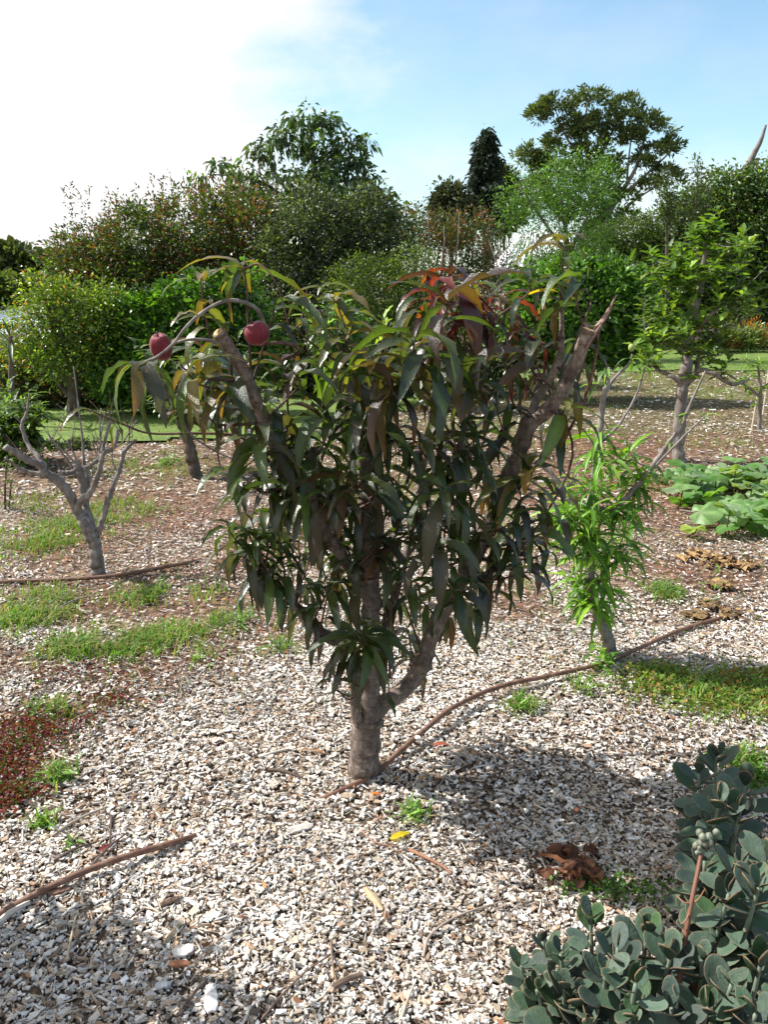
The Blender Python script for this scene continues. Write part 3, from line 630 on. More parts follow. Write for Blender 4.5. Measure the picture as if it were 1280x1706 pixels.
# big gum tree beyond the house
EU = [(985, 160, 40, 16), (930, 175, 36, 16), (1040, 175, 40, 18), (1085, 200, 34, 16), (1110, 215, 26, 12), (900, 190, 26, 14), (960, 205, 40, 18), (1010, 200, 40, 16), (1055, 225, 34, 16), (940, 235, 44, 20), (985, 250, 40, 20), (1030, 225, 30, 14),
      (885, 255, 28, 16), (905, 275, 26, 14), (960, 285, 44, 20), (1010, 290, 36, 22), (1100, 250, 36, 12), (1120, 240, 22, 12), (1070, 270, 24, 12), (1110, 285, 28, 12), (1045, 330, 26, 14), (1020, 320, 30, 14), (940, 320, 40, 20), (1090, 305, 24, 10), (995, 345, 30, 16), (890, 310, 30, 20), (1130, 300, 14, 14), (1055, 190, 26, 12), (870, 262, 14, 9), (1065, 305, 18, 10)]
bush('gum_tree', 'big gum tree with domed clumped crown towering against blue sky', 'tree', [(a, b, c * .76, d * .66) for a, b, c, d in EU + [(950, 350, 40, 22), (1000, 380, 40, 20), (920, 300, 30, 14), (1040, 360, 26, 14), (900, 340, 30, 20), (975, 215, 30, 14), (1020, 265, 24, 12), (925, 260, 26, 12)]], 40, 680, 42, 0.22, [(0.12, 0.165, 0.05), (0.15, 0.20, 0.06), (0.08, 0.12, 0.04)], material=M_DULLLEAF, wr=0.34, dirup=0.8, droop=.15, spread=0.15, deep=0.3,
     paths=[[(1015, 560, 40, 0.300), (1010, 420, 40, 0.252), (1000, 350, 40, 0.204), (985, 280, 40, 0.132), (975, 220, 40, 0.072), (980, 165, 40, 0.024)], [(1005, 370, 40, 0.168), (1030, 330, 40, 0.120), (1060, 280, 40, 0.084), (1075, 230, 40, 0.048), (1080, 200, 40, 0.018)],
            [(1003, 360, 40, 0.150), (1045, 320, 40, 0.090), (1100, 270, 40, 0.048), (1125, 245, 40, 0.018)], [(998, 340, 40, 0.120), (950, 290, 40, 0.072), (900, 260, 40, 0.030)], [(990, 300, 40, 0.096), (1010, 240, 40, 0.060), (1040, 185, 40, 0.018)],
            [(985, 285, 40, 0.084), (945, 230, 40, 0.048), (925, 180, 40, 0.018)], [(1010, 385, 40, 0.120), (1050, 340, 40, 0.072), (1095, 310, 40, 0.024)], [(1045, 305, 40, 0.054), (1050, 250, 40, 0.036), (1058, 200, 40, 0.012)]], bark=M_GREYBARK)
# conifer
rt = root('conifer', 'dark narrow conifer with ragged tiers against the sky', 'tree', (P(812, 500, 34).x, 34, 0))
stems(rt, [[(815, 560, 34, .3), (813, 400, 34, .22), (806, 216, 34, .04)]], M_DARKBARK)
pp, dd = [], []
for k in range(120):
    t = rs.uniform(0, 1) ** 0.75; y_ = 216 + t * 150; w_ = (1.5 + 40 * t ** .8) * rs.uniform(.35, 1.25); side = rs.uniform(0, 6.28)
    a = np.array(P(808 + t * 6, y_, 34)); d = np.array([math.cos(side), math.sin(side) * 1.0, rs.uniform(-.1, .25)]); ln = w_ * mpp(810, y_, 34)
    for s_ in np.linspace(.1, 1, 24):
        q_ = a + d * ln * s_ - np.array([0, 0, .25 * ln * s_ * s_ * (1 if s_ < .8 else .6)])
        for _ in range(3): pp.append(q_ + rs.normal(0, .11, 3)); dd.append(norm(d * .5 + rs.normal(0, .6, 3) + np.array([0, 0, -.5])))
pp = np.array(pp); V, F, c = leaf_quads(pp, np.array(dd), rs.uniform(.16, .34, len(pp)), .35, pcol([(0.012, 0.022, 0.012), (0.02, 0.035, 0.016)], len(pp)))
mobj('crown', np_mesh('crown', V, F, M_DULLLEAF, c), rt)['kind'] = 'stuff'
bush('round_tree', 'small rounded dull green tree left of the conifer', 'tree', [(752, 325, 26, 20), (735, 340, 18, 16), (770, 345, 26, 20), (760, 370, 40, 30)], 33, 330, 16, 0.22, [(0.05, 0.065, 0.028), (0.07, 0.08, 0.035)], material=M_DULLLEAF)
bush('round_tree', 'dull green tree top showing right of the conifer', 'tree', [(843, 300, 16, 22), (835, 330, 24, 24), (855, 350, 22, 24), (830, 370, 30, 24)], 36, 300, 16, 0.24, [(0.05, 0.07, 0.028), (0.075, 0.08, 0.03)], material=M_DULLLEAF)
bush('border_hedge', 'far dark hedge closing the garden behind the citrus bush', 'hedge', [(x_, 560 - (x_ % 3) * 8, 70, 44) for x_ in range(-60, 1400, 84)], 27, 1500, 16, 0.2, [(0.04, 0.065, 0.02), (0.06, 0.09, 0.025)])

# ------------------------------------------------------------------ houses
def corrugated(name, a, b, ca, cb, n, mat_, parent, col, amp=.03):
    """roof sheet between eave a->b and ridge ca->cb with ribs"""
    a, b, ca, cb = [np.array(v, float) for v in (a, b, ca, cb)]; V = []
    nrm = norm(np.cross(b - a, ca - a)); nrm = nrm if nrm[2] > 0 else -nrm
    m_ = n * 4
    for i in range(m_ + 1):
        t = i / m_; o_ = nrm * amp * math.sin(t * n * 2 * math.pi); e = a + (b - a) * t; r = ca + (cb - ca) * t
        V += [e + o_, r + o_, e + o_ - nrm * .02, r + o_ - nrm * .02]
    F = []
    for i in range(m_):
        j = i * 4; F += [[j, j + 4, j + 5, j + 1], [j + 2, j + 3, j + 7, j + 6], [j, j + 2, j + 6, j + 4]]
    return Bag().add(np.array(V), F, col).obj(name, mat_, parent)
def house(label, x0, x1, y0, y1, eave, ridge, wallc, roofc):
    rt = root('house', label, 'house', ((x0 + x1) / 2, (y0 + y1) / 2, 0)); ym = (y0 + y1) / 2
    Bag().box(((x0 + x1) / 2, (y0 + y1) / 2, eave / 2), (x1 - x0 - 1, y1 - y0 - 1, eave), col=wallc).obj('wall', M_PAINT, rt)
    corrugated('roof', (x0, y0, eave), (x1, y0, eave), (x0 + 1.5, ym, ridge), (x1 - 1.5, ym, ridge), int((x1 - x0) * 4), M_PAINT, rt, roofc)
    corrugated('roof', (x1, y1, eave), (x0, y1, eave), (x1 - 1.5, ym, ridge), (x0 + 1.5, ym, ridge), int((x1 - x0) * 2), M_PAINT, rt, roofc)
    for xa, xb in ((x0, x0 + 1.5), (x1, x1 - 1.5)):
        Bag().add(np.array([(xa, y0, eave), (xb, ym, ridge), (xa, y1, eave)]), [[0, 1, 2]], roofc).obj('hip', M_PAINT, rt)
    Bag().box(((x0 + x1) / 2, y0 - .06, eave - .06), (x1 - x0, .12, .12), col=(0.5, 0.5, 0.48)).obj('gutter', M_PAINT, rt)
    for i in range(3):
        xc = x0 + (x1 - x0) * (0.25 + .25 * i); f = Bag().box((xc, y0 + .47, eave * .55), (1.3, .08, 1.1), col=(0.6, 0.6, 0.58)).obj('window', M_PAINT, rt)
        g = Bag().box((xc, y0 + .42, eave * .55), (1.14, .03, .94), col=(0.03, 0.04, 0.05)).obj('pane', M_PAINT); g.parent = f; g.location = (0, 0, 0)
    return rt
ha, hb = P(826, 455, 28), P(1035, 455, 28)
house('low house with white corrugated roof half hidden by the light green tree', ha.x, hb.x, 28, 35, ha.z, P(860, 385, 31.5).z, (0.25, 0.2, 0.17), (0.72, 0.72, 0.70))
ha, hb = P(-180, 556, 15), P(88, 556, 15)
house('low house with pale grey roof behind the fence at the left edge', ha.x, hb.x, 15, 21, ha.z, P(10, 508, 18).z, (0.3, 0.25, 0.2), (0.6, 0.62, 0.64))
# ------------------------------------------------------------------ fence at left
rt = root('timber_fence', 'weathered dark timber paling fence at the left edge', 'fence', (P(20, 640, 12.2).x, 12.2, 0))
fx0, fx1 = P(-160, 640, 12.2).x, P(75, 640, 12.2).x; zt = P(20, 575, 12.2).z
x_ = fx0; i = 0
while x_ < fx1:
    Bag().box((x_, 12.2 + rs.uniform(-.008, .008), zt / 2), (.135, .02, zt + rs.uniform(-.03, .03)), col=np.array((0.10, 0.075, 0.06)) * rs.uniform(.6, 1.5)).obj('paling', M_WOOD, rt); x_ += .145; i += 1
for z_ in (.3, zt - .25): Bag().box(((fx0 + fx1) / 2, 12.24, z_), (fx1 - fx0, .05, .09), col=(.1, .08, .06)).obj('rail', M_WOOD, rt)
for px_ in (8, -90): Bag().box((P(px_, 640, 12.1).x, 12.12, (zt + .1) / 2), (.15, .12, zt + .1), col=(.26, .23, .2)).obj('post', M_WOOD, rt)

# ------------------------------------------------------------------ leaf shapes shared by the near plants
rn = random.Random(5)
LEAF_CACHE = {}
def leaf_shape(elev, bend, width, fold, wave, seed, n=8):
    """a long leaf starting at the origin in the XZ plane at an elevation, bending down under its weight; length 1"""
    rr = np.random.RandomState(seed); t = np.linspace(0, 1, n + 1); e = elev - bend * (t ** 0.6)
    e = np.maximum(e, -math.pi * 0.52); st = 1.0 / n
    px = np.concatenate([[0], np.cumsum(np.cos(e[:-1]) * st)]); pz = np.concatenate([[0], np.cumsum(np.sin(e[:-1]) * st)])
    w = width * 0.5 * np.sin(np.pi * np.clip(t, 0, 1) ** 0.82) ** 0.75 * (1 - 0.25 * t); w[0] = 0.012; w[-1] = 0.002
    side = rr.uniform(-.10, .10) * t ** 2; tw = rr.uniform(-0.4, 0.4) * t
    V = []
    for i in range(n + 1):
        nx, nz = -math.sin(e[i]), math.cos(e[i])
        for s_ in (-1, 0, 1):
            a = fold + tw[i] * 0; hh = abs(s_) * w[i] * math.sin(fold) + (abs(s_) * wave * w[i] * math.sin(t[i] * 19 + s_ * 1.3 + seed))
            yy = s_ * w[i] * math.cos(fold); c_, s2 = math.cos(tw[i]), math.sin(tw[i]); yy, hh = yy * c_ - hh * s2, yy * s2 + hh * c_
            V.append((px[i] + nx * hh, yy + side[i], pz[i] + nz * hh))
    F = []
    for i in range(n):
        a = i * 3; F += [(a, a + 3, a + 4, a + 1), (a + 1, a + 4, a + 5, a + 2)]
    return np.array(V), np.array(F)
ELS = [-1.0, -0.55, -0.15, 0.25, 0.65, 1.05]
def leaf_variant(kind, el, key, pal, width, matl, bendr, k):
    ck = (kind, el, key, k)
    if ck not in LEAF_CACHE:
        seed = (hash_int(kind) * 31 + el * 7 + hash_int(key) + k * 101) % 99991; rr = np.random.RandomState(seed)
        V, F = leaf_shape(ELS[el], rr.uniform(*bendr), width * rr.uniform(.78, 1.18), rr.uniform(.08, .65), rr.uniform(.05, .4), seed)
        c = np.array(pal[rr.randint(len(pal))]) * rr.uniform(.8, 1.2)
        tt = np.repeat(np.linspace(0, 1, len(V) // 3), 3); mid = np.tile([0, 1, 0], len(V) // 3)
        col = c[None, :] * (1 + 0.55 * mid)[:, None]
        if key in ('o', 'r', 'p'):       # a rusty tip on some
            if rr.uniform() < .5: col = col * (1 - tt ** 3)[:, None] + np.array((.16, .07, .02)) * (tt ** 3)[:, None]
        me = np_mesh('leaf', V, F, matl, col, True); LEAF_CACHE[ck] = (me, V, F, col)
    return LEAF_CACHE[ck]
def hash_int(s):
    h = 7
    for ch in str(s): h = (h * 131 + ord(ch)) % 1000003
    return h
def place_leaves(rt, recs, pals, kind, width, matl, bendr, limit=300, keep=None, nvar=5):
    """recs: (position, azimuth, elevation, length, colour key); the largest in view become leaf objects, the rest one part"""
    def size(r_):
        p = r_[0]; return -r_[3] / max(0.3, p[1])
    order = sorted(range(len(recs)), key=lambda i: size(recs[i]) + rn.uniform(-.004, .004))
    rest = Bag(); rv, rf, rc, off = [], [], [], 0
    for rank, i in enumerate(order):
        p, az, el, ln, key = recs[i]; ei = min(range(len(ELS)), key=lambda k: abs(ELS[k] - el))
        me, V, F, col = leaf_variant(kind, ei, key, pals[key], width, matl, bendr, rn.randrange(nvar))
        if rank < limit:
            o = bpy.data.objects.new('leaf', me); C.objects.link(o); o.parent = rt
            o.location = Vector(p) - rt.location; o.rotation_euler = (rn.uniform(-.35, .35), 0, az); o.scale = (ln, ln * rn.uniform(.85, 1.15), ln)
        else:
            c_, s_ = math.cos(az), math.sin(az); W = V * ln; X = np.stack([W[:, 0] * c_ - W[:, 1] * s_, W[:, 0] * s_ + W[:, 1] * c_, W[:, 2]], -1) + np.array(p)
            rv.append(X); rf.append(F + off); rc.append(col * rn.uniform(.75, 1.2)); off += len(X)
    if rv:
        o = mobj('foliage', np_mesh('foliage', np.vstack(rv), np.vstack(rf), matl, np.vstack(rc), True), rt); o['kind'] = 'stuff'
def shoot_leaves(path, n, ln, key, recs, tail=0.45, tipup=0.9, jit=.25):
    """leaves spiralling along the last part of a shoot"""
    path = np.asarray(path); m_ = len(path); az = rn.uniform(0, 6.28)
    for i in range(n):
        t = 1 - tail * (i / max(1, n - 1)) ** 1.0
        f = t * (m_ - 1); a = int(min(f, m_ - 2)); p = path[a, :3] * (1 - (f - a)) + path[a + 1, :3] * (f - a)
        az += 2.4 + rn.uniform(-.3, .3); el = tipup * (1 - i / n) - 0.25 * (i / n) + rn.uniform(-jit, jit)
        recs.append((p, az, el, ln * rn.uniform(.6, 1.15) * (0.75 + .25 * min(1, (i + 2) / 4)), key))

# ------------------------------------------------------------------ the peach tree in the middle
TB = G(606, 1292); Y0 = TB.y
tree = root('peach_tree', 'dark leaved pruned peach tree with two red fruit in the middle', 'tree', TB)
R1 = 0.00197
def limb_path(rows, n=6):     # rows: (px, py, dY, radius px)
    return spline([(*P(a, b, Y0 + d), r * mpp(a, b, Y0 + d)) for (a, b, d, r) in rows], n)
LIMBS = {
    'trunk': [(606, 1310, 0, 29), (606, 1285, 0, 26), (607, 1255, 0, 25), (610, 1215, 0, 25), (613, 1180, 0, 22), (616, 1140, 0, 17), (619, 1060, 0, 16), (617, 980, .01, 16.5), (613, 900, .01, 14), (609, 820, .0, 12), (604, 740, -.02, 11.5), (599, 670, -.04, 11), (597, 606, -.05, 11)],
    'right': [(615, 1205, .0, 14), (640, 1172, .02, 16), (676, 1146, .04, 15), (704, 1105, .05, 14.5), (722, 1050, .07, 15), (752, 995, .09, 15), (790, 930, .1, 15), (822, 860, .1, 15), (846, 800, .08, 15), (866, 745, .06, 15.5), (886, 697, .05, 16)],
    'right_a': [(880, 708, .05, 12), (908, 688, .04, 13.5), (935, 655, .02, 12.5), (958, 610, 0, 12), (972, 575, -.02, 11.5), (983, 549, -.03, 12)],
    'right_b': [(886, 700, .05, 9), (893, 668, .08, 8.5), (912, 640, .1, 8), (930, 605, .1, 7.5), (936, 570, .1, 5.5), (936, 520, .1, 4), (934, 475, .1, 2.5)],
    'left': [(616, 1000, .0, 11), (585, 950, -.04, 11), (548, 895, -.08, 11), (512, 845, -.12, 11.5), (478, 790, -.17, 12), (452, 730, -.22, 12), (430, 675, -.27, 12), (402, 612, -.32, 12), (382, 580, -.35, 12), (364, 553, -.38, 11.5)],
    'left_b': [(612, 855, .0, 7), (580, 842, -.05, 8), (545, 836, -.08, 8.5), (512, 815, -.1, 8), (494, 790, -.12, 7), (478, 740, -.1, 5)],
    'low_left': [(614, 1130, 0, 9), (585, 1085, -.03, 10), (545, 1060, -.05, 11), (512, 1035, -.06, 9), (488, 1005, -.08, 6), (455, 970, -.1, 3)],
    'back': [(618, 1100, .02, 8), (640, 1040, .12, 8), (668, 960, .22, 7), (690, 860, .3, 6.5), (708, 760, .34, 6), (722, 660, .34, 5), (735, 560, .3, 4), (742, 500, .26, 2)],
    'inner': [(770, 965, .09, 8), (772, 900, .02, 7.5), (765, 820, -.06, 7), (768, 740, -.1, 6), (790, 660, -.12, 5), (800, 580, -.1, 4), (798, 520, -.08, 2)],
    'stub': [(597, 1200, -.05, 9), (592, 1185, -.06, 9), (590, 1165, -.07, 7), (586, 1140, -.08, 3)],
    'outer': [(830, 850, .1, 7), (868, 800, .14, 5.5), (905, 760, .2, 4.5), (935, 710, .22, 3)],
    'front': [(605, 760, 0, 6), (640, 700, -.12, 5.5), (680, 640, -.2, 5), (720, 590, -.22, 4), (742, 560, -.22, 2)],
}
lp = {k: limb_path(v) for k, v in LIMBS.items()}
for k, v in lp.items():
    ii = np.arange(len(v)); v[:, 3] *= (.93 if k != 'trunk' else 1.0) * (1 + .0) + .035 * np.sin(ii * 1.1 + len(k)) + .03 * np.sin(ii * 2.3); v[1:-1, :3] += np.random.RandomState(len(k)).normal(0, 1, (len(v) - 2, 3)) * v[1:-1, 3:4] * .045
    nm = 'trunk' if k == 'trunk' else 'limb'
    Bag().tube(v, 14 if k in ('trunk', 'right', 'right_a', 'left') else 9, 0.022, hash_int(k) % 999, col=(1.35, 1.33, 1.3) if k in ('right_a', 'right_b') else (1.1, 1.08, 1.05) if k in ('right', 'left') else (1, 1, 1)).obj(nm, M_BARK, tree, True)  # right and left limbs tinted paler: smooth grey bark plus a sunlit look
def cut_face(pos, direction, r, parent):
    """sawn end with a pale core and a darker bark rim"""
    d = Vector(direction).normalized(); u = d.orthogonal().normalized(); v = d.cross(u); V = [Vector(pos) + d * .002]; cols = [(.40, .19, .07)]
    for ring, rad, c_ in ((0, .35, (.55, .32, .14)), (1, .72, (.62, .42, .22)), (2, .92, (.5, .33, .18)), (3, 1.1, (.16, .11, .08))):
        for i in range(14):
            a = i / 14 * 6.283; V.append(Vector(pos) + (u * math.cos(a) + v * math.sin(a)) * r * rad * (1 + .04 * math.sin(3 * a)) + d * (.002 - .0015 * ring)); cols.append(c_)
    for i in range(14):
        a = i / 14 * 6.283; V.append(Vector(pos) + (u * math.cos(a) + v * math.sin(a)) * r * 1.08 - d * .012); cols.append((.16, .11, .08))
    F = [[0, 1 + i, 1 + (i + 1) % 14] for i in range(14)]
    for g in range(4): F += [[1 + g * 14 + i, 1 + (g + 1) * 14 + i, 1 + (g + 1) * 14 + (i + 1) % 14, 1 + g * 14 + (i + 1) % 14] for i in range(14)]
    Bag().add(np.array([tuple(q) for q in V]), F, np.array(cols)).obj('cut_face', M_CUT, parent)
for k in ('trunk', 'right_a', 'left'):
    v = lp[k]; cut_face(v[-1, :3], (Vector(v[-1, :3]) - Vector(v[-4, :3])), v[-1, 3], tree)
# torn bark blade beyond the right-hand cut
for j, (dx, dr, wd) in enumerate([(0, 0, 5.5), (9, .02, 2.6), (-5, .03, 2.2), (5, -.02, 2)]):
    Bag().tube(limb_path([(972 + dx, 580, -.02 + dr, wd), (996 + dx * .6, 545, -.02 + dr, wd), (1012 + dx * .3, 522, -.01, wd * .7), (1028, 492, 0, 1)]), 5, .3, j, (1.7, 1.45, 1.4) if j != 1 else (1, .6, .5)).obj('torn_bark', M_BARK, tree, True)
Bag().tube(limb_path([(1000, 545, .02, 1.5), (990, 610, .02, 2.5), (972, 670, .03, 3), (950, 715, .05, 3), (928, 760, .08, 2)]), 5, .1, 4, (.8, .5, .4)).obj('torn_bark', M_BARK, tree, True)
for (k, fr, w) in (('right', .3, 1.25), ('right', .93, 1.12), ('trunk', .66, 1.12), ('left', .35, 1.15), ('right_a', .55, 1.12), ('trunk', .3, 1.06)):   # swollen knots
    v = lp[k]; i = int(fr * (len(v) - 1)); seg = v[max(0, i - 2):i + 3].copy(); seg[:, 3] *= np.array([.9, 1.05, w, 1.05, .9])[:len(seg)]
    Bag().tube(seg, 12, .06, i, (.8, .75, .7)).obj('knot', M_BARK, tree, True)

PAL = {'g': [(.024, .042, .013), (.034, .056, .016), (.02, .034, .013), (.040, .052, .018), (.032, .030, .018)],
       'o': [(.055, .078, .016), (.075, .080, .017), (.045, .075, .015), (.085, .066, .018)],  # olive tones put a backlit glow into the leaf colour
       'r': [(.075, .008, .018), (.05, .010, .018), (.10, .015, .015), (.035, .012, .015)],
       'p': [(.035, .022, .018), (.03, .040, .015), (.045, .028, .02), (.03, .045, .016)],
       'y': [(.30, .22, .02)]}
recs = []
def twig(rows, r0=3.0, r1=1.2, name='twig', m_=None, parent=None):
    n = len(rows); pth = limb_path([(a, b, d, r0 + (r1 - r0) * i / (n - 1)) for i, (a, b, d) in enumerate(rows)], 5)
    Bag().tube(pth, 6, .06, n + int(rows[0][0]), (1, 1, 1)).obj(name, m_ or M_TWIG, parent or tree, True); return pth
# the shoots that can be told apart
FR1, FR2 = (268, 578, -.40), (428, 555, -.36)
t1 = twig([(445, 560, -.30), (432, 520, -.34), (405, 503, -.38), (372, 502, -.40), (335, 522, -.42), (310, 545, -.455), (288, 573, -.475), (262, 594, -.47), (238, 604, -.44), (220, 610, -.42)], 3.6, 2.4, m_=M_GREYBARK)
shoot_leaves(t1, 7, .205, 'o', recs, .14, .1, .4); shoot_leaves(t1, 6, .20, 'g', recs, .2, -.2, .4)
shoot_leaves(t1[:22], 7, .17, 'o', recs, .5, .7)
twig([(368, 572, -.37), (340, 566, -.39), (312, 566, -.40), (290, 572, -.40)], 3, 2.4, m_=M_GREYBARK)
t2 = twig([(420, 650, -.28), (416, 590, -.32), (413, 530, -.34), (411, 480, -.35), (405, 442, -.35)], 3, 1.6)
shoot_leaves(t2, 11, .175, 'o', recs, .2, .75); shoot_leaves(t2, 8, .17, 'g', recs, .6, .5)
twig([(405, 450, -.34), (430, 440, -.36), (455, 462, -.38), (470, 500, -.39), (481, 545, -.40)], 2, .8)
twig([(470, 600, -.28), (500, 585, -.30), (480, 572, -.33), (452, 572, -.35), (432, 574, -.36)], 3.5, 2.6)
t3 = twig([(450, 770, -.2), (400, 728, -.2), (330, 722, -.2), (250, 722, -.22), (200, 705, -.24), (146, 682, -.26)], 3, 1.6)
shoot_leaves(t3, 3, .12, 'p', recs, .2, 0)
twig([(300, 700, -.24), (325, 730, -.22), (365, 755, -.2), (402, 768, -.2)], 2.2, 1.2, m_=M_GREYBARK)
twig([(910, 640, .1), (955, 760, .1), (880, 900, .08), (820, 960, .08)], 2, 2)
# clusters of hanging leaves: px, py, dY, count, length, colour
CL = [(340, 560, -.36, 8, .17, 'o'), (385, 640, -.32, 10, .18, 'g'), (300, 610, -.34, 6, .17, 'o'), (455, 600, -.28, 12, .19, 'g'), (530, 510, -.02, 7, .16, 'g'), (565, 575, -.1, 9, .19, 'o'), (505, 560, -.15, 8, .18, 'g'),
      (437, 745, -.38, 12, .185, 'g'), (385, 890, -.2, 12, .15, 'g'), (448, 955, -.12, 16, .155, 'g'), (600, 1072, -.22, 15, .165, 'g'), (560, 1150, -.12, 7, .10, 'g'), (655, 1150, -.04, 6, .09, 'g'), (625, 615, -.3, 11, .20, 'o'), (690, 585, -.32, 12, .215, 'g'),
      (745, 480, .0, 13, .20, 'r'), (720, 500, -.05, 9, .17, 'r'), (775, 505, .02, 8, .17, 'r'), (700, 520, .02, 8, .18, 'g'), (790, 500, .1, 10, .17, 'o'), (835, 515, .12, 10, .16, 'r'), (880, 490, -.02, 9, .17, 'g'), (936, 478, .05, 11, .165, 'o'), (985, 505, .04, 6, .15, 'g'), (870, 580, .12, 12, .15, 'g'),
      (780, 640, -.2, 12, .2, 'p'), (830, 690, .0, 10, .17, 'g'), (700, 750, -.2, 14, .18, 'g'), (645, 830, -.15, 10, .16, 'g'), (760, 830, -.1, 14, .17, 'g'), (740, 930, .0, 12, .16, 'g'), (830, 955, .06, 12, .15, 'p'), (890, 870, .04, 9, .15, 'p'),
      (940, 720, .1, 5, .17, 'g'), (968, 600, .1, 6, .15, 'p'), (545, 720, -.22, 14, .20, 'g'), (520, 820, -.12, 14, .18, 'g'), (560, 900, -.1, 12, .17, 'g'), (480, 690, -.2, 12, .18, 'p'), (690, 990, .0, 10, .15, 'g'), (545, 985, -.05, 12, .15, 'g'),
      (655, 900, -.05, 9, .15, 'g'), (810, 1000, .06, 9, .13, 'g'), (600, 700, -.2, 12, .19, 'g'), (660, 660, -.3, 10, .2, 'p'), (740, 590, -.25, 10, .2, 'p'), (500, 640, -.25, 9, .18, 'g'), (870, 760, .05, 8, .15, 'g'), (900, 540, .1, 9, .16, 'g'),
      (455, 850, -.15, 10, .16, 'g'), (620, 780, -.12, 10, .18, 'g'), (700, 850, .05, 12, .17, 'g'), (790, 760, .05, 12, .17, 'p'), (350, 700, -.3, 6, .16, 'p'), (640, 560, .05, 6, .15, 'g'), (840, 600, .15, 8, .15, 'r'), (770, 560, .1, 9, .17, 'g'), (740, 660, .1, 12, .17, 'p'),
      (520, 920, .08, 10, .15, 'g'), (660, 1000, .2, 10, .14, 'g'), (570, 820, .12, 12, .17, 'g'), (850, 640, -.05, 7, .15, 'g'), (930, 820, .1, 6, .14, 'p'), (400, 925, -.15, 10, .15, 'g'), (420, 870, -.05, 9, .15, 'g'), (385, 800, -.2, 9, .16, 'g'), (905, 925, .06, 10, .15, 'p'), (875, 955, 0, 9, .14, 'g'), (925, 880, .1, 8, .15, 'g'), (790, 900, -.1, 10, .16, 'g'), (330, 640, -.38, 8, .17, 'o'), (430, 820, -.2, 9, .16, 'g'), (500, 1000, -.1, 9, .14, 'g'), (870, 830, -.06, 8, .15, 'g'), (612, 1075, -.26, 12, .155, 'g'), (575, 1092, -.16, 10, .14, 'g'), (638, 1085, -.2, 9, .145, 'g'), (430, 965, -.18, 12, .15, 'g'), (545, 1050, -.12, 9, .14, 'g'), (470, 930, -.14, 9, .15, 'g')]
# loose filling within the crown, denser in its middle
env = [(300, 560), (400, 500), (520, 530), (640, 520), (760, 480), (900, 490), (975, 560), (950, 700), (920, 860), (850, 960), (760, 1030), (660, 1080), (560, 1090), (450, 980), (390, 860), (400, 720)]
cnt = 0
while cnt < 46:
    a, b = rn.uniform(300, 980), rn.uniform(480, 1090)
    if not inside(np.array([a]), np.array([b]), env)[0]: continue
    CL.append((a, b, rn.uniform(-.38, .30), rn.randint(8, 14), rn.uniform(.145, .19), rn.choice('ggggpppo' if b < 800 else 'ggggggp'))); cnt += 1
allp = np.vstack([v[2:] for k, v in lp.items() if k not in ('stub',)])
for (a, b, d, n, ln, key) in CL:
    tip = np.array(P(a, b, Y0 + d)); below = allp[allp[:, 2] < tip[2] + .02]
    if len(below) < 5: below = allp
    dist = np.linalg.norm(below[:, :3] - tip, axis=1) + 0.6 * np.maximum(0, 0.12 - (tip[2] - below[:, 2])); q = below[np.argmin(dist)]
    dv = tip - q[:3]; L_ = np.linalg.norm(dv); midp = q[:3] + dv * .5 + np.array([rn.uniform(-.03, .03), rn.uniform(-.03, .03), -.08 * L_])
    if L_ < .1: tip = tip + np.array([0, 0, .1]); 
    pth = spline([(*q[:3], .0048), (*midp, .0038), (*(tip * .98 + q[:3] * .02), .0025), (*(tip + np.array([rn.uniform(-.02, .02), rn.uniform(-.03, 0), .03])), .0015)], 5)
    Bag().tube(pth, 5, .08, int(a), (1, 1, 1)).obj('twig', M_TWIG, tree, True)
    shoot_leaves(pth, int(n * 1.08), ln * 1.08, key, recs, min(.8, .17 / max(L_, .1)), .9)
# bare thin shoots
for rows in ([(600, 1150, -.06), (580, 1165, -.1), (556, 1140, -.12)], [(640, 1110, .1), (655, 1040, .12), (668, 970, .12)], [(700, 1080, .1), (680, 1020, .05), (660, 970, 0)], [(650, 1130, .05), (648, 1050, .05), (655, 960, .05)], [(604, 790, 0), (640, 770, -.05), (690, 735, -.1)],
             [(610, 1000, 0), (592, 960, -.05), (560, 930, -.1)], [(735, 470, .02), (738, 430, .02), (742, 395, .02)], [(500, 545, .02), (508, 510, .02), (512, 478, .02)]):
    twig(rows, 2.4, 1.1)
def proj(p):
    d = Vector(p) - Vector((0, 0, CAM_H)); y_ = d.y * CT - d.z * ST; return (W_PX / 2 + F_PX * d.x / y_, H_PX / 2 - F_PX * (d.y * ST + d.z * CT) / y_, d.y)
def lp_px(k, y0=0, y1=2000): return [t_ for t_ in (proj(q[:3]) for q in lp[k]) if y0 <= t_[1] <= y1]
BARE = [(lp_px('right_a'), 15), (lp_px('right', 640, 800), 12), (lp_px('right_b', 560, 700), 14), (lp_px('left', 0, 650), 20), (lp_px('trunk', 950, 1040), 16), (lp_px('trunk', 820, 900), 12), ([(268, 578, 9), (428, 555, 9)], 34), (lp_px('right', 1080, 1130), 16), ([(1010, 520, 9), (995, 540, 9)], 24)]
def covers(rc):
    p, az, el, ln, key = rc
    for f, dz in ((.15, .03), (.4, -.12), (.6, -.32), (.8, -.52), (1.0, -.7)):
        hx = min(f, .42) * ln; q = proj((p[0] + math.cos(az) * hx, p[1] + math.sin(az) * hx, p[2] + (dz + .25 * el * f) * ln))
        for pts, r_ in BARE:
            for t_ in pts:
                if (q[0] - t_[0]) ** 2 + (q[1] - t_[1]) ** 2 < r_ * r_ and q[2] < t_[2] + .02: return True
    return False
recs = [rc for rc in recs if not covers(rc)]
place_leaves(tree, recs, PAL, 'peach', .23, M_PEACHLEAF, (1.1, 2.5), 300, nvar=9)
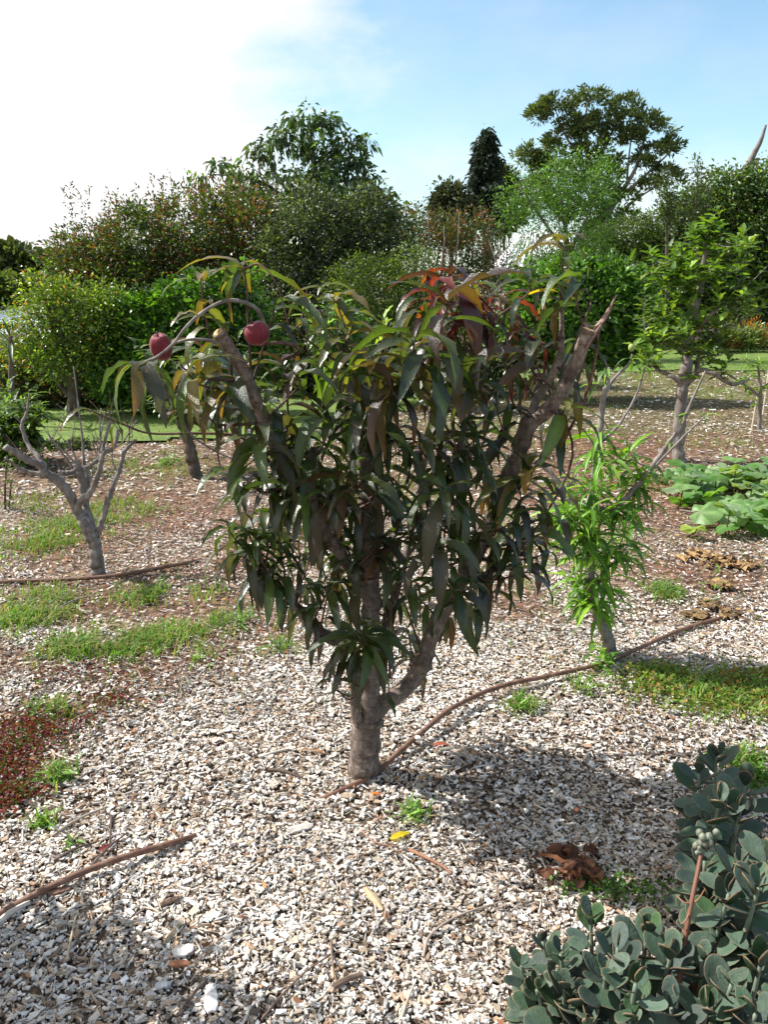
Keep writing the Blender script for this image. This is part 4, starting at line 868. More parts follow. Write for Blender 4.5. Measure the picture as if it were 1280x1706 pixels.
# the single yellow leaf near the top
V, F = leaf_shape(.35, .9, .2, .25, .1, 5)
o = mobj('leaf', np_mesh('leaf', V * .11, F, M_PEACHLEAF, np.tile((.42, .28, .02), (len(V), 1)), True), tree, P(930, 487, Y0 - .02)); o.rotation_euler = (0.2, 0, 2.9); o['label'] = 'single yellow leaf'
# small fresh green tips behind
for (a, b, d) in ((508, 500, .1), (640, 530, .25), (560, 500, .2)):
    rr_ = []; q = P(a, b, Y0 + d); pth = spline([(*P(a + 6, b + 90, Y0 + d), .003), (*P(a + 2, b + 40, Y0 + d), .0025), (*q, .0015)], 4)
    Bag().tube(pth, 5, .05, 1, (1, 1, 1)).obj('twig', M_TWIG, tree, True); shoot_leaves(pth, 7, .06, 'n', rr_, .4, 1.0)
    for r_ in rr_:
        ei = min(range(len(ELS)), key=lambda k: abs(ELS[k] - r_[2])); me = leaf_variant('tip', ei, 'n', [(.14, .26, .03), (.18, .28, .04)], .42, M_GREENLEAF, (.2, .7), rn.randrange(2))[0]
        o = bpy.data.objects.new('leaf', me); C.objects.link(o); o.parent = tree; o.location = Vector(r_[0]) - tree.location; o.rotation_euler = (0, 0, r_[1]); o.scale = (r_[3],) * 3

# ------------------------------------------------------------------ the two peaches
m, nt, out = mat('peach_skin'); L = nt.links.new
tcn = N(nt, 'ShaderNodeTexCoord'); n1 = N(nt, 'ShaderNodeTexNoise', Scale=22.0, Detail=6.0, Roughness=.7); L(tcn.outputs['Object'], n1.inputs['Vector'])
n2 = N(nt, 'ShaderNodeTexNoise', Scale=320.0, Detail=3.0); L(tcn.outputs['Object'], n2.inputs['Vector'])
cc = ramp(nt, n1.outputs['Fac'], [(.32, (.085, .006, .014)), (.52, (.17, .012, .024)), (.72, (.28, .035, .03))])
sx = N(nt, 'ShaderNodeSeparateXYZ'); L(tcn.outputs['Object'], sx.inputs[0]); oi = N(nt, 'ShaderNodeObjectInfo')
n5 = N(nt, 'ShaderNodeTexNoise', Scale=9.0, Detail=3.0); L(tcn.outputs['Object'], n5.inputs['Vector'])
lowf = mth(nt, 'ADD', mth(nt, 'MULTIPLY', sx.outputs['Z'], -26.0), mth(nt, 'MULTIPLY', mth(nt, 'SUBTRACT', n5.outputs['Fac'], .62), 3.0), True)
cc = mixc(nt, cc, (.34, .12, .035), mth(nt, 'MULTIPLY', lowf, .6))
cc = mixc(nt, cc, (.34, .13, .10), mth(nt, 'MULTIPLY', mth(nt, 'SUBTRACT', n2.outputs['Fac'], .6), 5, True))
pb = N(nt, 'ShaderNodeBsdfPrincipled', Roughness=.62); L(cc, pb.inputs['Base Color']); pb.inputs['Specular IOR Level'].default_value = .35
pb.inputs['Sheen Weight'].default_value = .25; pb.inputs['Sheen Roughness'].default_value = .4
bp = N(nt, 'ShaderNodeBump', Strength=.15, Distance=.001); L(n2.outputs['Fac'], bp.inputs['Height']); L(bp.outputs[0], pb.inputs['Normal']); L(pb.outputs[0], out.inputs[0]); M_PEACH = m
m, nt, out = mat('young_fruit_skin'); pb = N(nt, 'ShaderNodeBsdfPrincipled', Roughness=.55); pb.inputs['Base Color'].default_value = (.28, .36, .09, 1)
tcn = N(nt, 'ShaderNodeTexCoord'); n1 = N(nt, 'ShaderNodeTexNoise', Scale=60.0, Detail=3.0); nt.links.new(tcn.outputs['Object'], n1.inputs['Vector']); bp = N(nt, 'ShaderNodeBump', Strength=.2, Distance=.001); nt.links.new(n1.outputs['Fac'], bp.inputs['Height']); nt.links.new(bp.outputs[0], pb.inputs['Normal'])
nt.links.new(pb.outputs[0], out.inputs[0]); M_YOUNG = m
def peach(label, c, r, h, yaw, tilt, m_, roll=0.0):
    """round fruit with a suture groove, a stem hollow on top and a small point below"""
    V, F = [], []; nu, nv = 28, 18
    for j in range(nv + 1):
        ph = math.pi * j / nv
        for i in range(nu):
            a = 2 * math.pi * i / nu; rr_ = math.sin(ph) ** .92; g = math.exp(-((min(a, 2 * math.pi - a)) / .22) ** 2) * .11 * math.sin(ph) ** .5
            rad = r * rr_ * (1 - g); z = h * math.cos(ph)
            if ph < .55: z -= h * .24 * (1 - ph / .55) ** 1.3
            if ph > 2.8: z -= h * .07 * ((ph - 2.8) / .34)
            V.append((rad * math.cos(a), rad * math.sin(a), z))
    for j in range(nv):
        for i in range(nu): F.append((j * nu + i, (j + 1) * nu + i, (j + 1) * nu + (i + 1) % nu, j * nu + (i + 1) % nu))
    rt = root('peach', label, 'peach', c); rt.rotation_euler = (tilt, roll, yaw)
    o = bpy.data.objects.new('flesh', np_mesh('flesh', np.array(V), np.array(F), m_, None, True)); C.objects.link(o); o.parent = rt
    b = Bag().tube(np.array([(0, 0, h * .70, .0022), (.001, 0, h * 1.0, .0018), (.004, .002, h * 1.22, .0022)]), 6).mesh('stem', M_TWIG, True)
    o = bpy.data.objects.new('stem', b); C.objects.link(o); o.parent = rt
    return rt
peach('red peach on the far left twig, the one near the branch tip', P(*FR1[:2], Y0 - .43), 18.5 * mpp(268, 578, Y0 - .44), 24.5 * mpp(268, 578, Y0 - .44), -2.0, -0.15, M_PEACH, .45)
peach('red peach beside the sawn branch end, right of the other fruit', P(*FR2[:2], Y0 - .38), 22 * mpp(428, 555, Y0 - .38), 20 * mpp(428, 555, Y0 - .38), -1.9, .25, M_PEACH, .3)

# ------------------------------------------------------------------ bare pruned tree on the left
def px_paths(rt, rows_list, Yb, matl, sides=9, first='trunk', nm='branch'):
    outp = []
    for i, rows in enumerate(rows_list):
        pth = spline([(*P(a, b, Yb + d), r * .9 * mpp(a, b, Yb + d)) for (a, b, d, r) in rows], 6)
        pth[1:-1, :3] += np.random.RandomState(i + 5).normal(0, 1, (len(pth) - 2, 3)) * (pth[1:-1, 3:4] * .10); pth[:, 3] *= 1 + .10 * np.sin(np.arange(len(pth)) * 1.9 + i)
        Bag().tube(pth, sides if i < 4 else 6, .10, i * 3 + 1, (1, 1, 1)).obj(first if i == 0 else nm, matl, rt, True); outp.append(pth)
    return outp
BB = G(164, 957)
bare = root('bare_tree', 'leafless grey pruned fruit tree standing over the left pipe', 'tree', BB)
bp_ = px_paths(bare, [
    [(166, 968, 0, 14), (163, 945, 0, 12.5), (158, 915, 0, 12), (152, 893, 0, 12), (138, 868, 0, 10), (128, 850, 0, 9), (112, 818, -.05, 9), (92, 797, -.08, 9), (74, 790, -.1, 8)],
    [(76, 791, -.1, 7), (66, 776, -.12, 7), (50, 768, -.15, 7), (30, 757, -.2, 6.5), (8, 744, -.25, 6)], [(155, 893, 0, 9), (146, 862, .05, 8.5), (141, 838, .08, 8), (138, 805, .1, 7.5), (132, 785, .1, 8), (126, 772, .1, 6)],
    [(160, 895, 0, 7), (166, 880, .02, 6), (173, 857, .04, 5.5), (181, 830, .05, 5.5), (188, 810, .05, 5), (196, 790, .06, 4.5), (203, 766, .08, 4), (207, 752, .08, 4), (220, 738, .1, 3.5), (228, 733, .1, 2)],
    [(128, 856, 0, 7), (134, 835, -.05, 6.5), (150, 820, -.06, 6), (162, 795, -.07, 5.5), (168, 770, -.07, 5), (172, 755, -.07, 5), (186, 748, -.05, 4), (194, 730, -.04, 3.5), (196, 715, -.03, 3)],
    [(158, 900, .04, 7), (150, 862, .1, 6), (143, 845, .15, 5), (146, 800, .18, 5), (140, 775, .2, 3.5), (137, 730, .22, 2), (132, 690, .24, 1.6), (122, 610, .25, .8)],
    [(72, 790, -.1, 5), (45, 786, -.12, 4.5), (26, 776, -.15, 3.5), (8, 762, -.2, 2)], [(78, 795, -.1, 5), (66, 765, -.05, 5), (45, 738, 0, 4), (36, 708, .02, 3.5), (44, 688, .03, 2.6), (48, 655, .03, 1.2)], [(74, 792, -.1, 4.5), (74, 775, -.1, 4), (68, 765, -.1, 2.5)],
    [(168, 765, -.07, 4), (174, 735, -.06, 3.5), (181, 712, -.05, 3.5), (182, 702, -.05, 3)], [(168, 772, -.05, 3.5), (166, 740, -.02, 2), (174, 690, 0, 1)], [(126, 785, .1, 4.5), (108, 789, .06, 5), (98, 785, .05, 3)],
    [(140, 783, .1, 5), (155, 772, .1, 4.5), (165, 763, .1, 4)], [(140, 790, .12, 2.5), (115, 760, .1, 1.8), (80, 730, .1, 1)], [(196, 790, .06, 2), (186, 760, .1, 1.4), (200, 720, .12, .8)], [(120, 780, .1, 2.5), (100, 750, .12, 1.6), (78, 722, .14, 1)],
    [(132, 780, .1, 2.5), (120, 750, .1, 1.6), (112, 735, .1, .8)], [(172, 757, -.07, 2), (166, 720, -.05, 1.5), (168, 680, -.05, .8)], [(207, 752, .08, 1.8), (215, 730, .1, 1.3), (212, 700, .1, .7)], [(188, 748, -.05, 1.5), (205, 735, 0, 1.3), (228, 700, 0, .7)]], BB.y, M_GREYBARK)
for i in range(90):
    b = bp_[rn.randrange(1, len(bp_))]; q = b[rn.randrange(len(b) // 2, len(b)), :3]
    d = np.array([rn.uniform(-.5, .5), rn.uniform(-.4, .4), rn.uniform(.4, 1)]); ln = rn.uniform(.04, .26) if i % 3 else rn.uniform(.01, .04)
    Bag().tube(spline([(*q, .0032), (*(q + d * ln * .5 + np.array([rn.uniform(-.02, .02), 0, 0])), .0019), (*(q + d * ln), .0008)], 3), 5, .1, i).obj('twig', M_TWIG if i % 2 else M_GREYBARK, bare, True)

# ------------------------------------------------------------------ leafy trees in the middle distance
def leaf_tree(name, label, cat, base, paths, Yb, matl, clusters, n, ln, pal, width, bendr, leafm, limit=220, tipup=.9, nm='branch', sides=8, group=None):
    rt = root(name, label, cat, base, group); pp_ = px_paths(rt, paths, Yb, matl, sides, nm=nm); rr_ = []; ap = np.vstack(pp_)
    for (a, b, d) in clusters:
        tip = np.array(P(a, b, Yb + d)); below = ap[ap[:, 2] < tip[2] + .03]; below = below if len(below) > 3 else ap
        q = below[np.argmin(np.linalg.norm(below[:, :3] - tip, axis=1))]
        pth = spline([(*q[:3], .004), (*((q[:3] + tip) / 2 + np.array([0, 0, -.03])), .003), (*tip, .0018)], 4)
        Bag().tube(pth, 4, .05, int(a), (1, 1, 1)).obj('twig', M_TWIG if leafm is M_PEACHLEAF else matl, rt, True)
        shoot_leaves(pth, n, ln, 'k', rr_, min(.9, ln * 1.5 / max(.08, np.linalg.norm(q[:3] - tip))), tipup, .35)
    place_leaves(rt, rr_, {'k': pal}, name, width, leafm, bendr, limit, nvar=4); return rt
YB = G(325, 795).y
leaf_tree('small_tree', 'small dark leaved tree with leaning brown trunk behind the peach branches at left', 'tree', G(325, 796),
          [[(327, 803, 0, 14), (322, 770, 0, 12), (314, 740, 0, 11), (304, 705, 0, 10), (300, 660, 0, 8), (320, 600, 0, 5)], [(310, 720, 0, 7), (340, 670, 0, 5), (370, 620, 0, 3)], [(305, 700, 0, 6), (275, 650, .1, 4), (262, 600, .1, 2)]], YB, M_DARKBARK,
          [(rn.gauss(345, 44), rn.gauss(640, 34), rn.uniform(-.5, .5)) for _ in range(85)], 10, .14, [(.05, .07, .02), (.035, .06, .02), (.09, .12, .03)], .3, (.4, 1.3), M_PEACHLEAF, 160)
YG = G(1021, 1098).y
leaf_tree('young_peach_tree', 'young peach tree with bright green narrow leaves beside the pipe', 'tree', G(1021, 1100),
          [[(1023, 1106, 0, 13), (1019, 1080, 0, 12), (1010, 1055, 0, 11), (998, 1030, 0, 9), (988, 995, 0, 8), (984, 940, 0, 7.5), (984, 880, 0, 7), (990, 810, 0, 6.5), (996, 750, 0, 6), (1002, 700, 0, 5.5), (1006, 665, 0, 5), (1012, 640, 0, 4.5), (1016, 612, 0, 3)],
           [(990, 850, 0, 6), (1015, 848, 0, 5.5), (1044, 830, 0, 5.5), (1070, 800, .02, 5.5), (1096, 765, .04, 5), (1118, 735, .05, 4.5), (1135, 712, .05, 4), (1152, 672, .05, 3), (1176, 618, .05, 1.5)],
           [(1080, 790, .02, 2.5), (1120, 748, .0, 2.2), (1152, 716, .0, 2), (1180, 690, -.02, 1.2)], [(985, 880, 0, 5), (950, 830, .05, 5.5), (928, 800, .08, 5), (908, 778, .1, 4), (880, 772, .12, 3)], [(1006, 660, 0, 3.5), (1025, 630, .03, 3), (1050, 605, .05, 2.2), (1054, 590, .05, 1.4)],
           [(998, 740, 0, 3), (1030, 710, .05, 2.6), (1060, 660, .08, 2.2), (1076, 612, .1, 1.4)], [(990, 1000, 0, 4), (1002, 960, .05, 3), (1015, 920, .08, 2)]], YG, M_GREYBARK,
          [(985, 815, -.1), (945, 850, -.12), (960, 830, .1), (1012, 800, .08), (1030, 850, .05), (1042, 890, .06), (1000, 745, .06), (975, 890, -.1), (945, 900, 0), (1010, 920, 0), (960, 965, -.06), (940, 960, .1), (985, 975, .08), (1010, 980, .04), (1000, 860, -.1), (960, 790, .1), (1035, 800, .1),
           (1050, 930, .02), (980, 930, .1), (1020, 1000, .1), (1005, 720, 0), (1066, 808, .04), (950, 930, -.12), (1030, 760, .1), (985, 850, -.14), (1000, 890, -.12), (930, 870, -.1), (1040, 910, -.05), (970, 1010, -.05), (1020, 960, -.05), (955, 1000, .02), (995, 1000, -.08), (1060, 860, 0), (965, 870, -.15), (1060, 780, .1), (1045, 745, .1), (1075, 840, .0), (920, 860, -.1), (1055, 900, .08), (925, 900, -.05), (1020, 770, -.1)], 13, .165, [(.085, .19, .022), (.12, .25, .028), (.05, .12, .02), (.17, .30, .035)], .16, (.7, 2.0), M_GREENLEAF, 280)
ygt = bpy.data.objects['young_peach_tree']
for (a, b, d) in ((1015, 618, 0), (1054, 600, .05), (1078, 612, .1), (1150, 690, .05), (1120, 738, .05), (1182, 690, 0), (1000, 640, 0)):
    for k in range(4):
        ei = rn.randrange(1, 5); me = leaf_variant('young_peach_tree', ei, 'k', [(.1, .2, .03)], .15, M_GREENLEAF, (.9, 1.7), rn.randrange(4))[0]; s_ = rn.uniform(.05, .1)
        o = bpy.data.objects.new('leaf', me); C.objects.link(o); o.parent = ygt; o.location = P(a, b, YG + d) - ygt.location; o.rotation_euler = (0, 0, rn.uniform(0, 6.28)); o.scale = (s_, s_ * 1.4, s_)
peach('small unripe green peach on the bare shoot right of the main tree', P(1053, 579, YG + .05), 5.5 * mpp(1053, 579, YG), 6.5 * mpp(1053, 579, YG), 0, 0, M_YOUNG)
YR = G(1132, 768).y
cl = []
for (a, b, r_, n_) in ((1155, 420, 44, 24), (1205, 440, 46, 26), (1110, 470, 44, 24), (1165, 500, 60, 32), (1225, 510, 44, 24), (1090, 550, 34, 14), (1140, 570, 45, 18), (1195, 570, 34, 14), (1235, 410, 24, 9), (1075, 590, 22, 6), (1180, 370, 22, 6)):
    for _ in range(n_): cl.append((a + rn.gauss(0, r_ * .75), b + rn.gauss(0, r_ * .6), rn.uniform(-.55, .55)))
leaf_tree('custard_apple_tree', 'sparse light green fruit tree with pale mottled trunk right of the peach', 'tree', G(1132, 768),
          [[(1133, 776, 0, 13), (1132, 745, 0, 11), (1133, 700, 0, 11), (1138, 650, 0, 10.5), (1144, 610, 0, 10), (1150, 575, 0, 7), (1160, 520, 0, 6), (1168, 470, 0, 5), (1176, 420, 0, 4), (1182, 375, 0, 2)],
           [(1140, 640, 0, 6), (1122, 628, 0, 4.5), (1100, 618, .1, 3.5), (1086, 606, .1, 2.4)], [(1144, 640, 0, 6), (1165, 618, -.1, 5), (1190, 622, -.2, 4.5), (1220, 640, -.2, 4), (1250, 632, -.2, 2)], [(1142, 640, 0, 5), (1160, 625, .1, 5), (1166, 590, .1, 3.5), (1185, 560, .1, 2)],
           [(1150, 580, 0, 5), (1120, 540, .1, 3.5), (1095, 520, .2, 2)], [(1155, 560, 0, 4), (1190, 520, -.1, 3), (1225, 490, -.1, 2)], [(1166, 480, 0, 3), (1195, 440, .1, 2.4), (1225, 410, .1, 1.5)], [(1162, 500, 0, 3), (1130, 460, -.1, 2.2), (1110, 440, -.1, 1.2)], [(1148, 590, 0, 4), (1110, 572, -.2, 3), (1075, 560, -.2, 2)]], YR, M_GREYBARK,
          cl, 9, .135, [(.10, .19, .028), (.14, .23, .035), (.07, .14, .024), (.05, .10, .02)], .48, (.2, .9), M_GREENLEAF, 290)
YT = 9.0
leaf_tree('staked_sapling', 'small leafy sapling tied to a thin stake at the right edge', 'tree', G(1268, 716),
          [[(1266, 720, 0, 4), (1267, 690, 0, 4), (1268, 650, 0, 3), (1264, 610, 0, 2)], [(1266, 660, 0, 3), (1240, 640, 0, 2), (1215, 625, 0, 1.4)]], G(1268, 716).y, M_GREYBARK,
          [(rn.gauss(1255, 24), rn.gauss(620, 22), rn.uniform(-.3, .3)) for _ in range(22)], 7, .1, [(.08, .15, .03), (.12, .2, .03)], .4, (.2, .9), M_GREENLEAF, 120)
for k, (a, b0, b1, lab) in enumerate([(1254, 712, 655, 'short thin stake left of the sapling trunk'), (1272, 690, 490, 'tall pale thin stake at the right edge')]):
    q = G(a, b0); h = P(a + 2, b1, q.y).z
    tag(Bag().tube(np.array([(q.x, q.y, -.05, .011), (q.x + .01, q.y, h * .5, .0105), (q.x + .02, q.y, h, .010)]), 7, 0, 0, (.6, .5, .4)).obj('stake', M_WOOD), lab, 'stake')
# leafy shrub at left edge
YL = G(40, 775).y
cl = [(rn.gauss(22, 30), rn.gauss(715, 32), rn.uniform(-.4, .4)) for _ in range(150)]
leaf_tree('leafy_shrub', 'rounded leafy shrub at the left edge beside the bare tree', 'shrub', G(25, 790), [[(25, 795, 0, 6), (20, 760, 0, 5), (15, 710, 0, 3)], [(22, 770, 0, 4), (50, 730, 0, 3), (62, 690, 0, 2)], [(22, 770, 0, 4), (-10, 730, 0, 3), (-20, 680, 0, 2)]], YL, M_DARKBARK,
          cl, 10, .12, [(.07, .13, .025), (.10, .18, .03), (.03, .06, .015)], .4, (.2, .9), M_GREENLEAF, 260)
leaf_tree('spindly_plant', 'thin upright weedy plant at the left edge below the leafy shrub', 'plant', G(10, 852), [[(8, 852, 0, 2.5), (8, 820, 0, 2), (10, 770, 0, 1)], [(14, 852, .05, 2), (18, 800, .05, 1.4)]], G(10, 850).y, M_TWIG,
          [(8 + rn.uniform(-18, 18), 850 - 8 * i, rn.uniform(-.1, .1)) for i in range(12)], 6, .05, [(.06, .1, .02), (.1, .16, .03)], .3, (.2, .8), M_GREENLEAF, 80)
for k, (a, b, lab) in enumerate([(130, 742, 'small grey green clump on the lawn edge behind the bare tree'), (90, 748, 'lower dark clump on the lawn edge at far left')]):
    bush('low_plant', lab, 'plant', [(a, b, 16, 14), (a + 14, b + 4, 14, 10), (a - 14, b + 5, 12, 9)], 8.0, 60, 14, .035, [(.06, .09, .04), (.08, .11, .05)], trunk=False, dirup=.8, spread=.2)
# strappy plant by the left roof
rt = root('strappy_plant', 'strappy purple tinged plant before the pale roof at left', 'plant', (P(18, 600, 9.4).x, 9.4, 0))
px_paths(rt, [[(22, 705, 0, 5), (20, 640, 0, 5), (16, 560, 0, 4)]], 9.4, M_DARKBARK, first='stem')
for k in range(22):
    me = leaf_variant('strap', rn.randrange(2, 6), 'k', [(.06, .05, .03), (.05, .08, .03), (.1, .12, .04)], .12, M_GREENLEAF, (.3, 1.1), rn.randrange(4))[0]; s_ = rn.uniform(.2, .42)
    o = bpy.data.objects.new('leaf', me); C.objects.link(o); o.parent = rt; o.location = P(16, 560 + k, 9.4) - rt.location; o.rotation_euler = (0, 0, k * 2.4); o.scale = (s_, s_, s_)
# flower border at far right
for k, (a, lab) in enumerate([(1200, 'strappy leaved clump at the lawn end beside orange foliage'), (1245, 'middle strappy clump with orange dry leaves at the lawn end')]):
    bush('border_plant', lab, 'plant', [(a, 562, 26, 18), (a + 20, 568, 18, 14), (a - 20, 570, 18, 12)], 22.5, 120, 16, .22, [(.09, .14, .04), (.13, .17, .06)], tips=[(.35, .13, .03)], tipfrac=.3, wr=.15, dirup=1.2, trunk=False, spread=.3)
bush('purple_flowers', 'low drift of small purple flowers in the border right of the citrus bush', 'flowers', [(1190, 556, 14, 8), (1170, 560, 10, 7)], 22.2, 40, 12, .12, [(.25, .12, .3), (.1, .14, .05)], trunk=False, spread=.3)

# ------------------------------------------------------------------ pumpkin vine
def pumpkin_leaf(seed):
    rr = np.random.RandomState(seed); V = [(0, 0, 0)]; cols = [(.20, .30, .13)]; n = 22
    c0 = np.array([(.085, .19, .04), (.15, .26, .09), (.22, .31, .17)][seed % 3])
    for ring, f in ((1, .5), (2, 1.0)):
        for i in range(n):
            a = -math.pi * .93 + 2 * math.pi * .93 * i / (n - 1); lob = 1 + .13 * math.cos(5 * a) + rr.uniform(-.05, .05)
            r_ = .5 * f * lob * (1.0 if abs(a) < 2.3 else .85)
            V.append((r_ * math.cos(a) + .12 * f, r_ * math.sin(a), .10 * f - .16 * f * f + .05 * math.cos(5 * a) * f + rr.uniform(-.03, .03) * f))
            k = .9 + .5 * (ring == 1) * (math.cos(5 * a) > .5); cols.append(tuple(c0 * k * rr.uniform(.85, 1.15)))
    F3, F4 = [], []
    for i in range(n - 1):
        F3.append((0, 1 + i, 2 + i)); F4.append((1 + i, 1 + n + i, 2 + n + i, 2 + i))
    return np_mesh('leaf', np.array(V), [np.array(F3), np.array(F4)], M_GREENLEAF, np.array(cols), True)
PL = [pumpkin_leaf(i) for i in range(6)]
vb = G(1230, 840)
vine = root('pumpkin_vine', 'sprawling pumpkin vine with broad pale veined leaves at right', 'pumpkin vine', vb)
spots = [(1100, 790), (1125, 783), (1150, 792), (1120, 810), (1165, 800), (1180, 780), (1155, 835), (1190, 835), (1165, 860), (1205, 860), (1160, 880), (1212, 880), (1185, 812)]
for _ in range(105):
    a = rn.uniform(1130, 1330); b = rn.uniform(776, 882)
    if b > 850 and a < 1200: continue
    spots.append((a, b))
for (a, b) in spots:
    q = G(a, b + 16); h = rn.uniform(.06, .22); m_ = rn.uniform(.15, .26)
    o = bpy.data.objects.new('leaf', PL[rn.randrange(6)]); C.objects.link(o); o.parent = vine; o.location = Vector((q.x, q.y, q.z + h)) - vine.location
    o.rotation_euler = (rn.uniform(-.35, .35) + .25, rn.uniform(-.4, .4), rn.uniform(0, 6.28)); o.scale = (m_, m_, m_)
    if rn.random() < .8: Bag().tube(np.array([(q.x + rn.uniform(-.05, .05), q.y + .03, q.z, .005), (q.x, q.y + .01, q.z + h * .6, .0045), (q.x, q.y, q.z + h, .004)]), 5, 0, 0, (.9, 1.3, .5)).obj('leaf_stalk', M_GREENLEAF and M_STALK if 'M_STALK' in globals() else M_TWIG, vine, True)
for k in range(5):
    y_ = 800 + k * 18; Bag().tube(spline([(*(G(1110 + 8 * k, y_) + Vector((0, 0, .02))), .006), (*(G(1180, y_ + 10 - k) + Vector((0, 0, .03))), .007), (*(G(1250, y_ - 6) + Vector((0, 0, .03))), .008), (*(G(1320, y_ + 4) + Vector((0, 0, .02))), .008)]), 6, .05, k).obj('vine_stem', M_GREYBARK, vine, True)
# dried vine heaps
def crumpled(name, label, spots_, pal, size, n):
    rt = root(name, label, 'dead leaves', G(*spots_[0][:2]))
    for k in range(n):
        a, b, w, h = spots_[k % len(spots_)]; q = G(rn.gauss(a, w * .5), rn.gauss(b, h * .5)); s_ = size * rn.uniform(.6, 1.3); rr = np.random.RandomState(k + int(a)); V = []
        for i in range(4):
            for j in range(4): V.append(((i / 3 - .5 + rr.uniform(-.12, .12)), (j / 3 - .5 + rr.uniform(-.12, .12)) * .7, rr.uniform(0, .45)))
        V = np.array(V) * s_; c_ = math.cos(k * 2.4); s2 = math.sin(k * 2.4); V = V @ np.array([[c_, s2, 0], [-s2, c_, 0], [0, 0, 1]]) + np.array((q.x, q.y, q.z + .006))
        F = [[i * 4 + j, i * 4 + 4 + j, i * 4 + 5 + j, i * 4 + 1 + j] for i in range(3) for j in range(3)]
        Bag().add(V, F, np.array(pal[rn.randrange(len(pal))]) * rn.uniform(.7, 1.2)).obj('dry_leaf', M_CHIP, rt)
crumpled('withered_vine', 'shrivelled tan leaves of dead vine in front of the pumpkin patch', [(1160, 928, 34, 6), (1200, 938, 34, 8), (1235, 944, 30, 8), (1195, 978, 20, 5)], [(.32, .21, .09), (.25, .15, .07), (.17, .10, .05)], .06, 70)
crumpled('withered_vine', 'shrivelled tan leaves of dead vine at the far end of the pipe', [(1215, 1024, 26, 7), (1165, 1030, 20, 9), (1185, 1012, 16, 6)], [(.28, .18, .08), (.2, .12, .055), (.11, .07, .04)], .048, 54)

# ------------------------------------------------------------------ irrigation pipes
m, nt, out = mat('brown_pipe'); L = nt.links.new
tcn = N(nt, 'ShaderNodeTexCoord'); n1 = N(nt, 'ShaderNodeTexNoise', Scale=25.0, Detail=7.0, Roughness=.7); L(tcn.outputs['Object'], n1.inputs['Vector'])
cc = ramp(nt, n1.outputs['Fac'], [(.35, (.10, .045, .028)), (.55, (.17, .085, .052)), (.75, (.30, .20, .14))])
pb = N(nt, 'ShaderNodeBsdfPrincipled', Roughness=.6); L(cc, pb.inputs['Base Color']); bp = N(nt, 'ShaderNodeBump', Strength=.3, Distance=.002); L(n1.outputs['Fac'], bp.inputs['Height']); L(bp.outputs[0], pb.inputs['Normal']); L(pb.outputs[0], out.inputs[0]); M_PIPE = m
def pipe(label, rows, r):
    b = []
    for (a, c_, z) in rows:
        q = PZ(a, c_, z + float(gh(G(a, c_).x, G(a, c_).y))); b.append((*q, r))
    o = Bag().tube(spline(b, 8), 10, .03, len(rows)).obj('irrigation_pipe', M_PIPE, None, True); tag(o, label, 'pipe'); return o
pipe('long brown irrigation pipe curving past the foot of the peach tree', [(500, 1350, -.03), (535, 1332, .006), (580, 1312, .012), (625, 1288, .018), (665, 1253, .03), (705, 1218, .045), (750, 1182, .05), (800, 1156, .045), (850, 1139, .04), (905, 1128, .035), (960, 1116, .03), (1010, 1103, .03), (1060, 1082, .03), (1105, 1062, .025), (1140, 1048, .02), (1200, 1030, .012), (1260, 1018, -.03)], .0095)
pipe('straight brown pipe piece crossing the lower left chips', [(-60, 1548, .01), (0, 1521, .018), (60, 1489, .024), (130, 1456, .028), (200, 1430, .03), (270, 1409, .022), (318, 1395, .008), (345, 1386, -.03)], .009)
pipe('brown pipe running behind the leafless tree at left', [(-40, 972, .012), (30, 968, .012), (90, 966, .02), (160, 962, .03), (210, 956, .03), (270, 945, .025), (318, 936, .012), (350, 930, -.03)], .0115)
# small white pipe clip
q = PZ(697, 1229, .042); b = Bag()
for i in range(2): b.tube(np.array([(q.x - .004 + .006 * i, q.y - .004, q.z - .004, .0115), (q.x + .001 + .006 * i, q.y + .001, q.z, .0115)]), 10, 0, 0, (.8, .8, .78))
tag(b.obj('pipe_clip', M_PAINT, None, True), 'tiny white clip around the pipe right of the trunk', 'clip')

# ------------------------------------------------------------------ sticks, bark pieces and fallen leaves
def stick(label, rows, r, col, rough=.12, name='stick'):
    pts = []
    for i, (a, b, z) in enumerate(rows):
        q = G(a, b); pts.append((q.x, q.y, q.z + z + .006, r * (1 - .45 * i / max(1, len(rows) - 1))))
    o = Bag().tube(spline(pts, 4), 7, rough, int(rows[0][0]), col).obj(name, M_WOOD, None, False); tag(o, label, 'stick'); return o
GW, BW, DW = (.55, .50, .44), (.20, .11, .07), (.10, .07, .055)
stick('slim grey curved stick arching right of centre above the bottom edge', [(705, 1600, .004), (715, 1570, .01), (745, 1545, .012), (790, 1525, .012), (840, 1508, .006)], .0042, (.34, .27, .22))
stick('reddish brown stick below the yellow leaf', [(682, 1420, .004), (705, 1434, .01), (735, 1450, .012), (752, 1462, .008)], .005, (.30, .15, .09))
stick('thin brown stick lying left of the yellow leaf', [(603, 1388, .004), (620, 1408, .01), (645, 1416, .01), (668, 1416, .006)], .0038, (.28, .17, .12))
stick('upright thin brown twig near the bottom middle', [(551, 1576, .004), (553, 1600, .01), (556, 1628, .012), (562, 1645, .006)], .0034, (.24, .15, .09))
stick('thick short dark bark stick at the bottom middle', [(556, 1652, .01), (580, 1642, .014), (604, 1632, .01)], .009, (.18, .12, .09))
stick('long thin dark stick slanting at the bottom left of centre', [(436, 1706, .006), (470, 1668, .012), (510, 1630, .014), (548, 1600, .008)], .0035, (.2, .13, .1))
stick('pale stick pointing up beside the bottom edge', [(668, 1706, .004), (678, 1680, .012), (690, 1650, .012)], .0045, (.48, .4, .3))
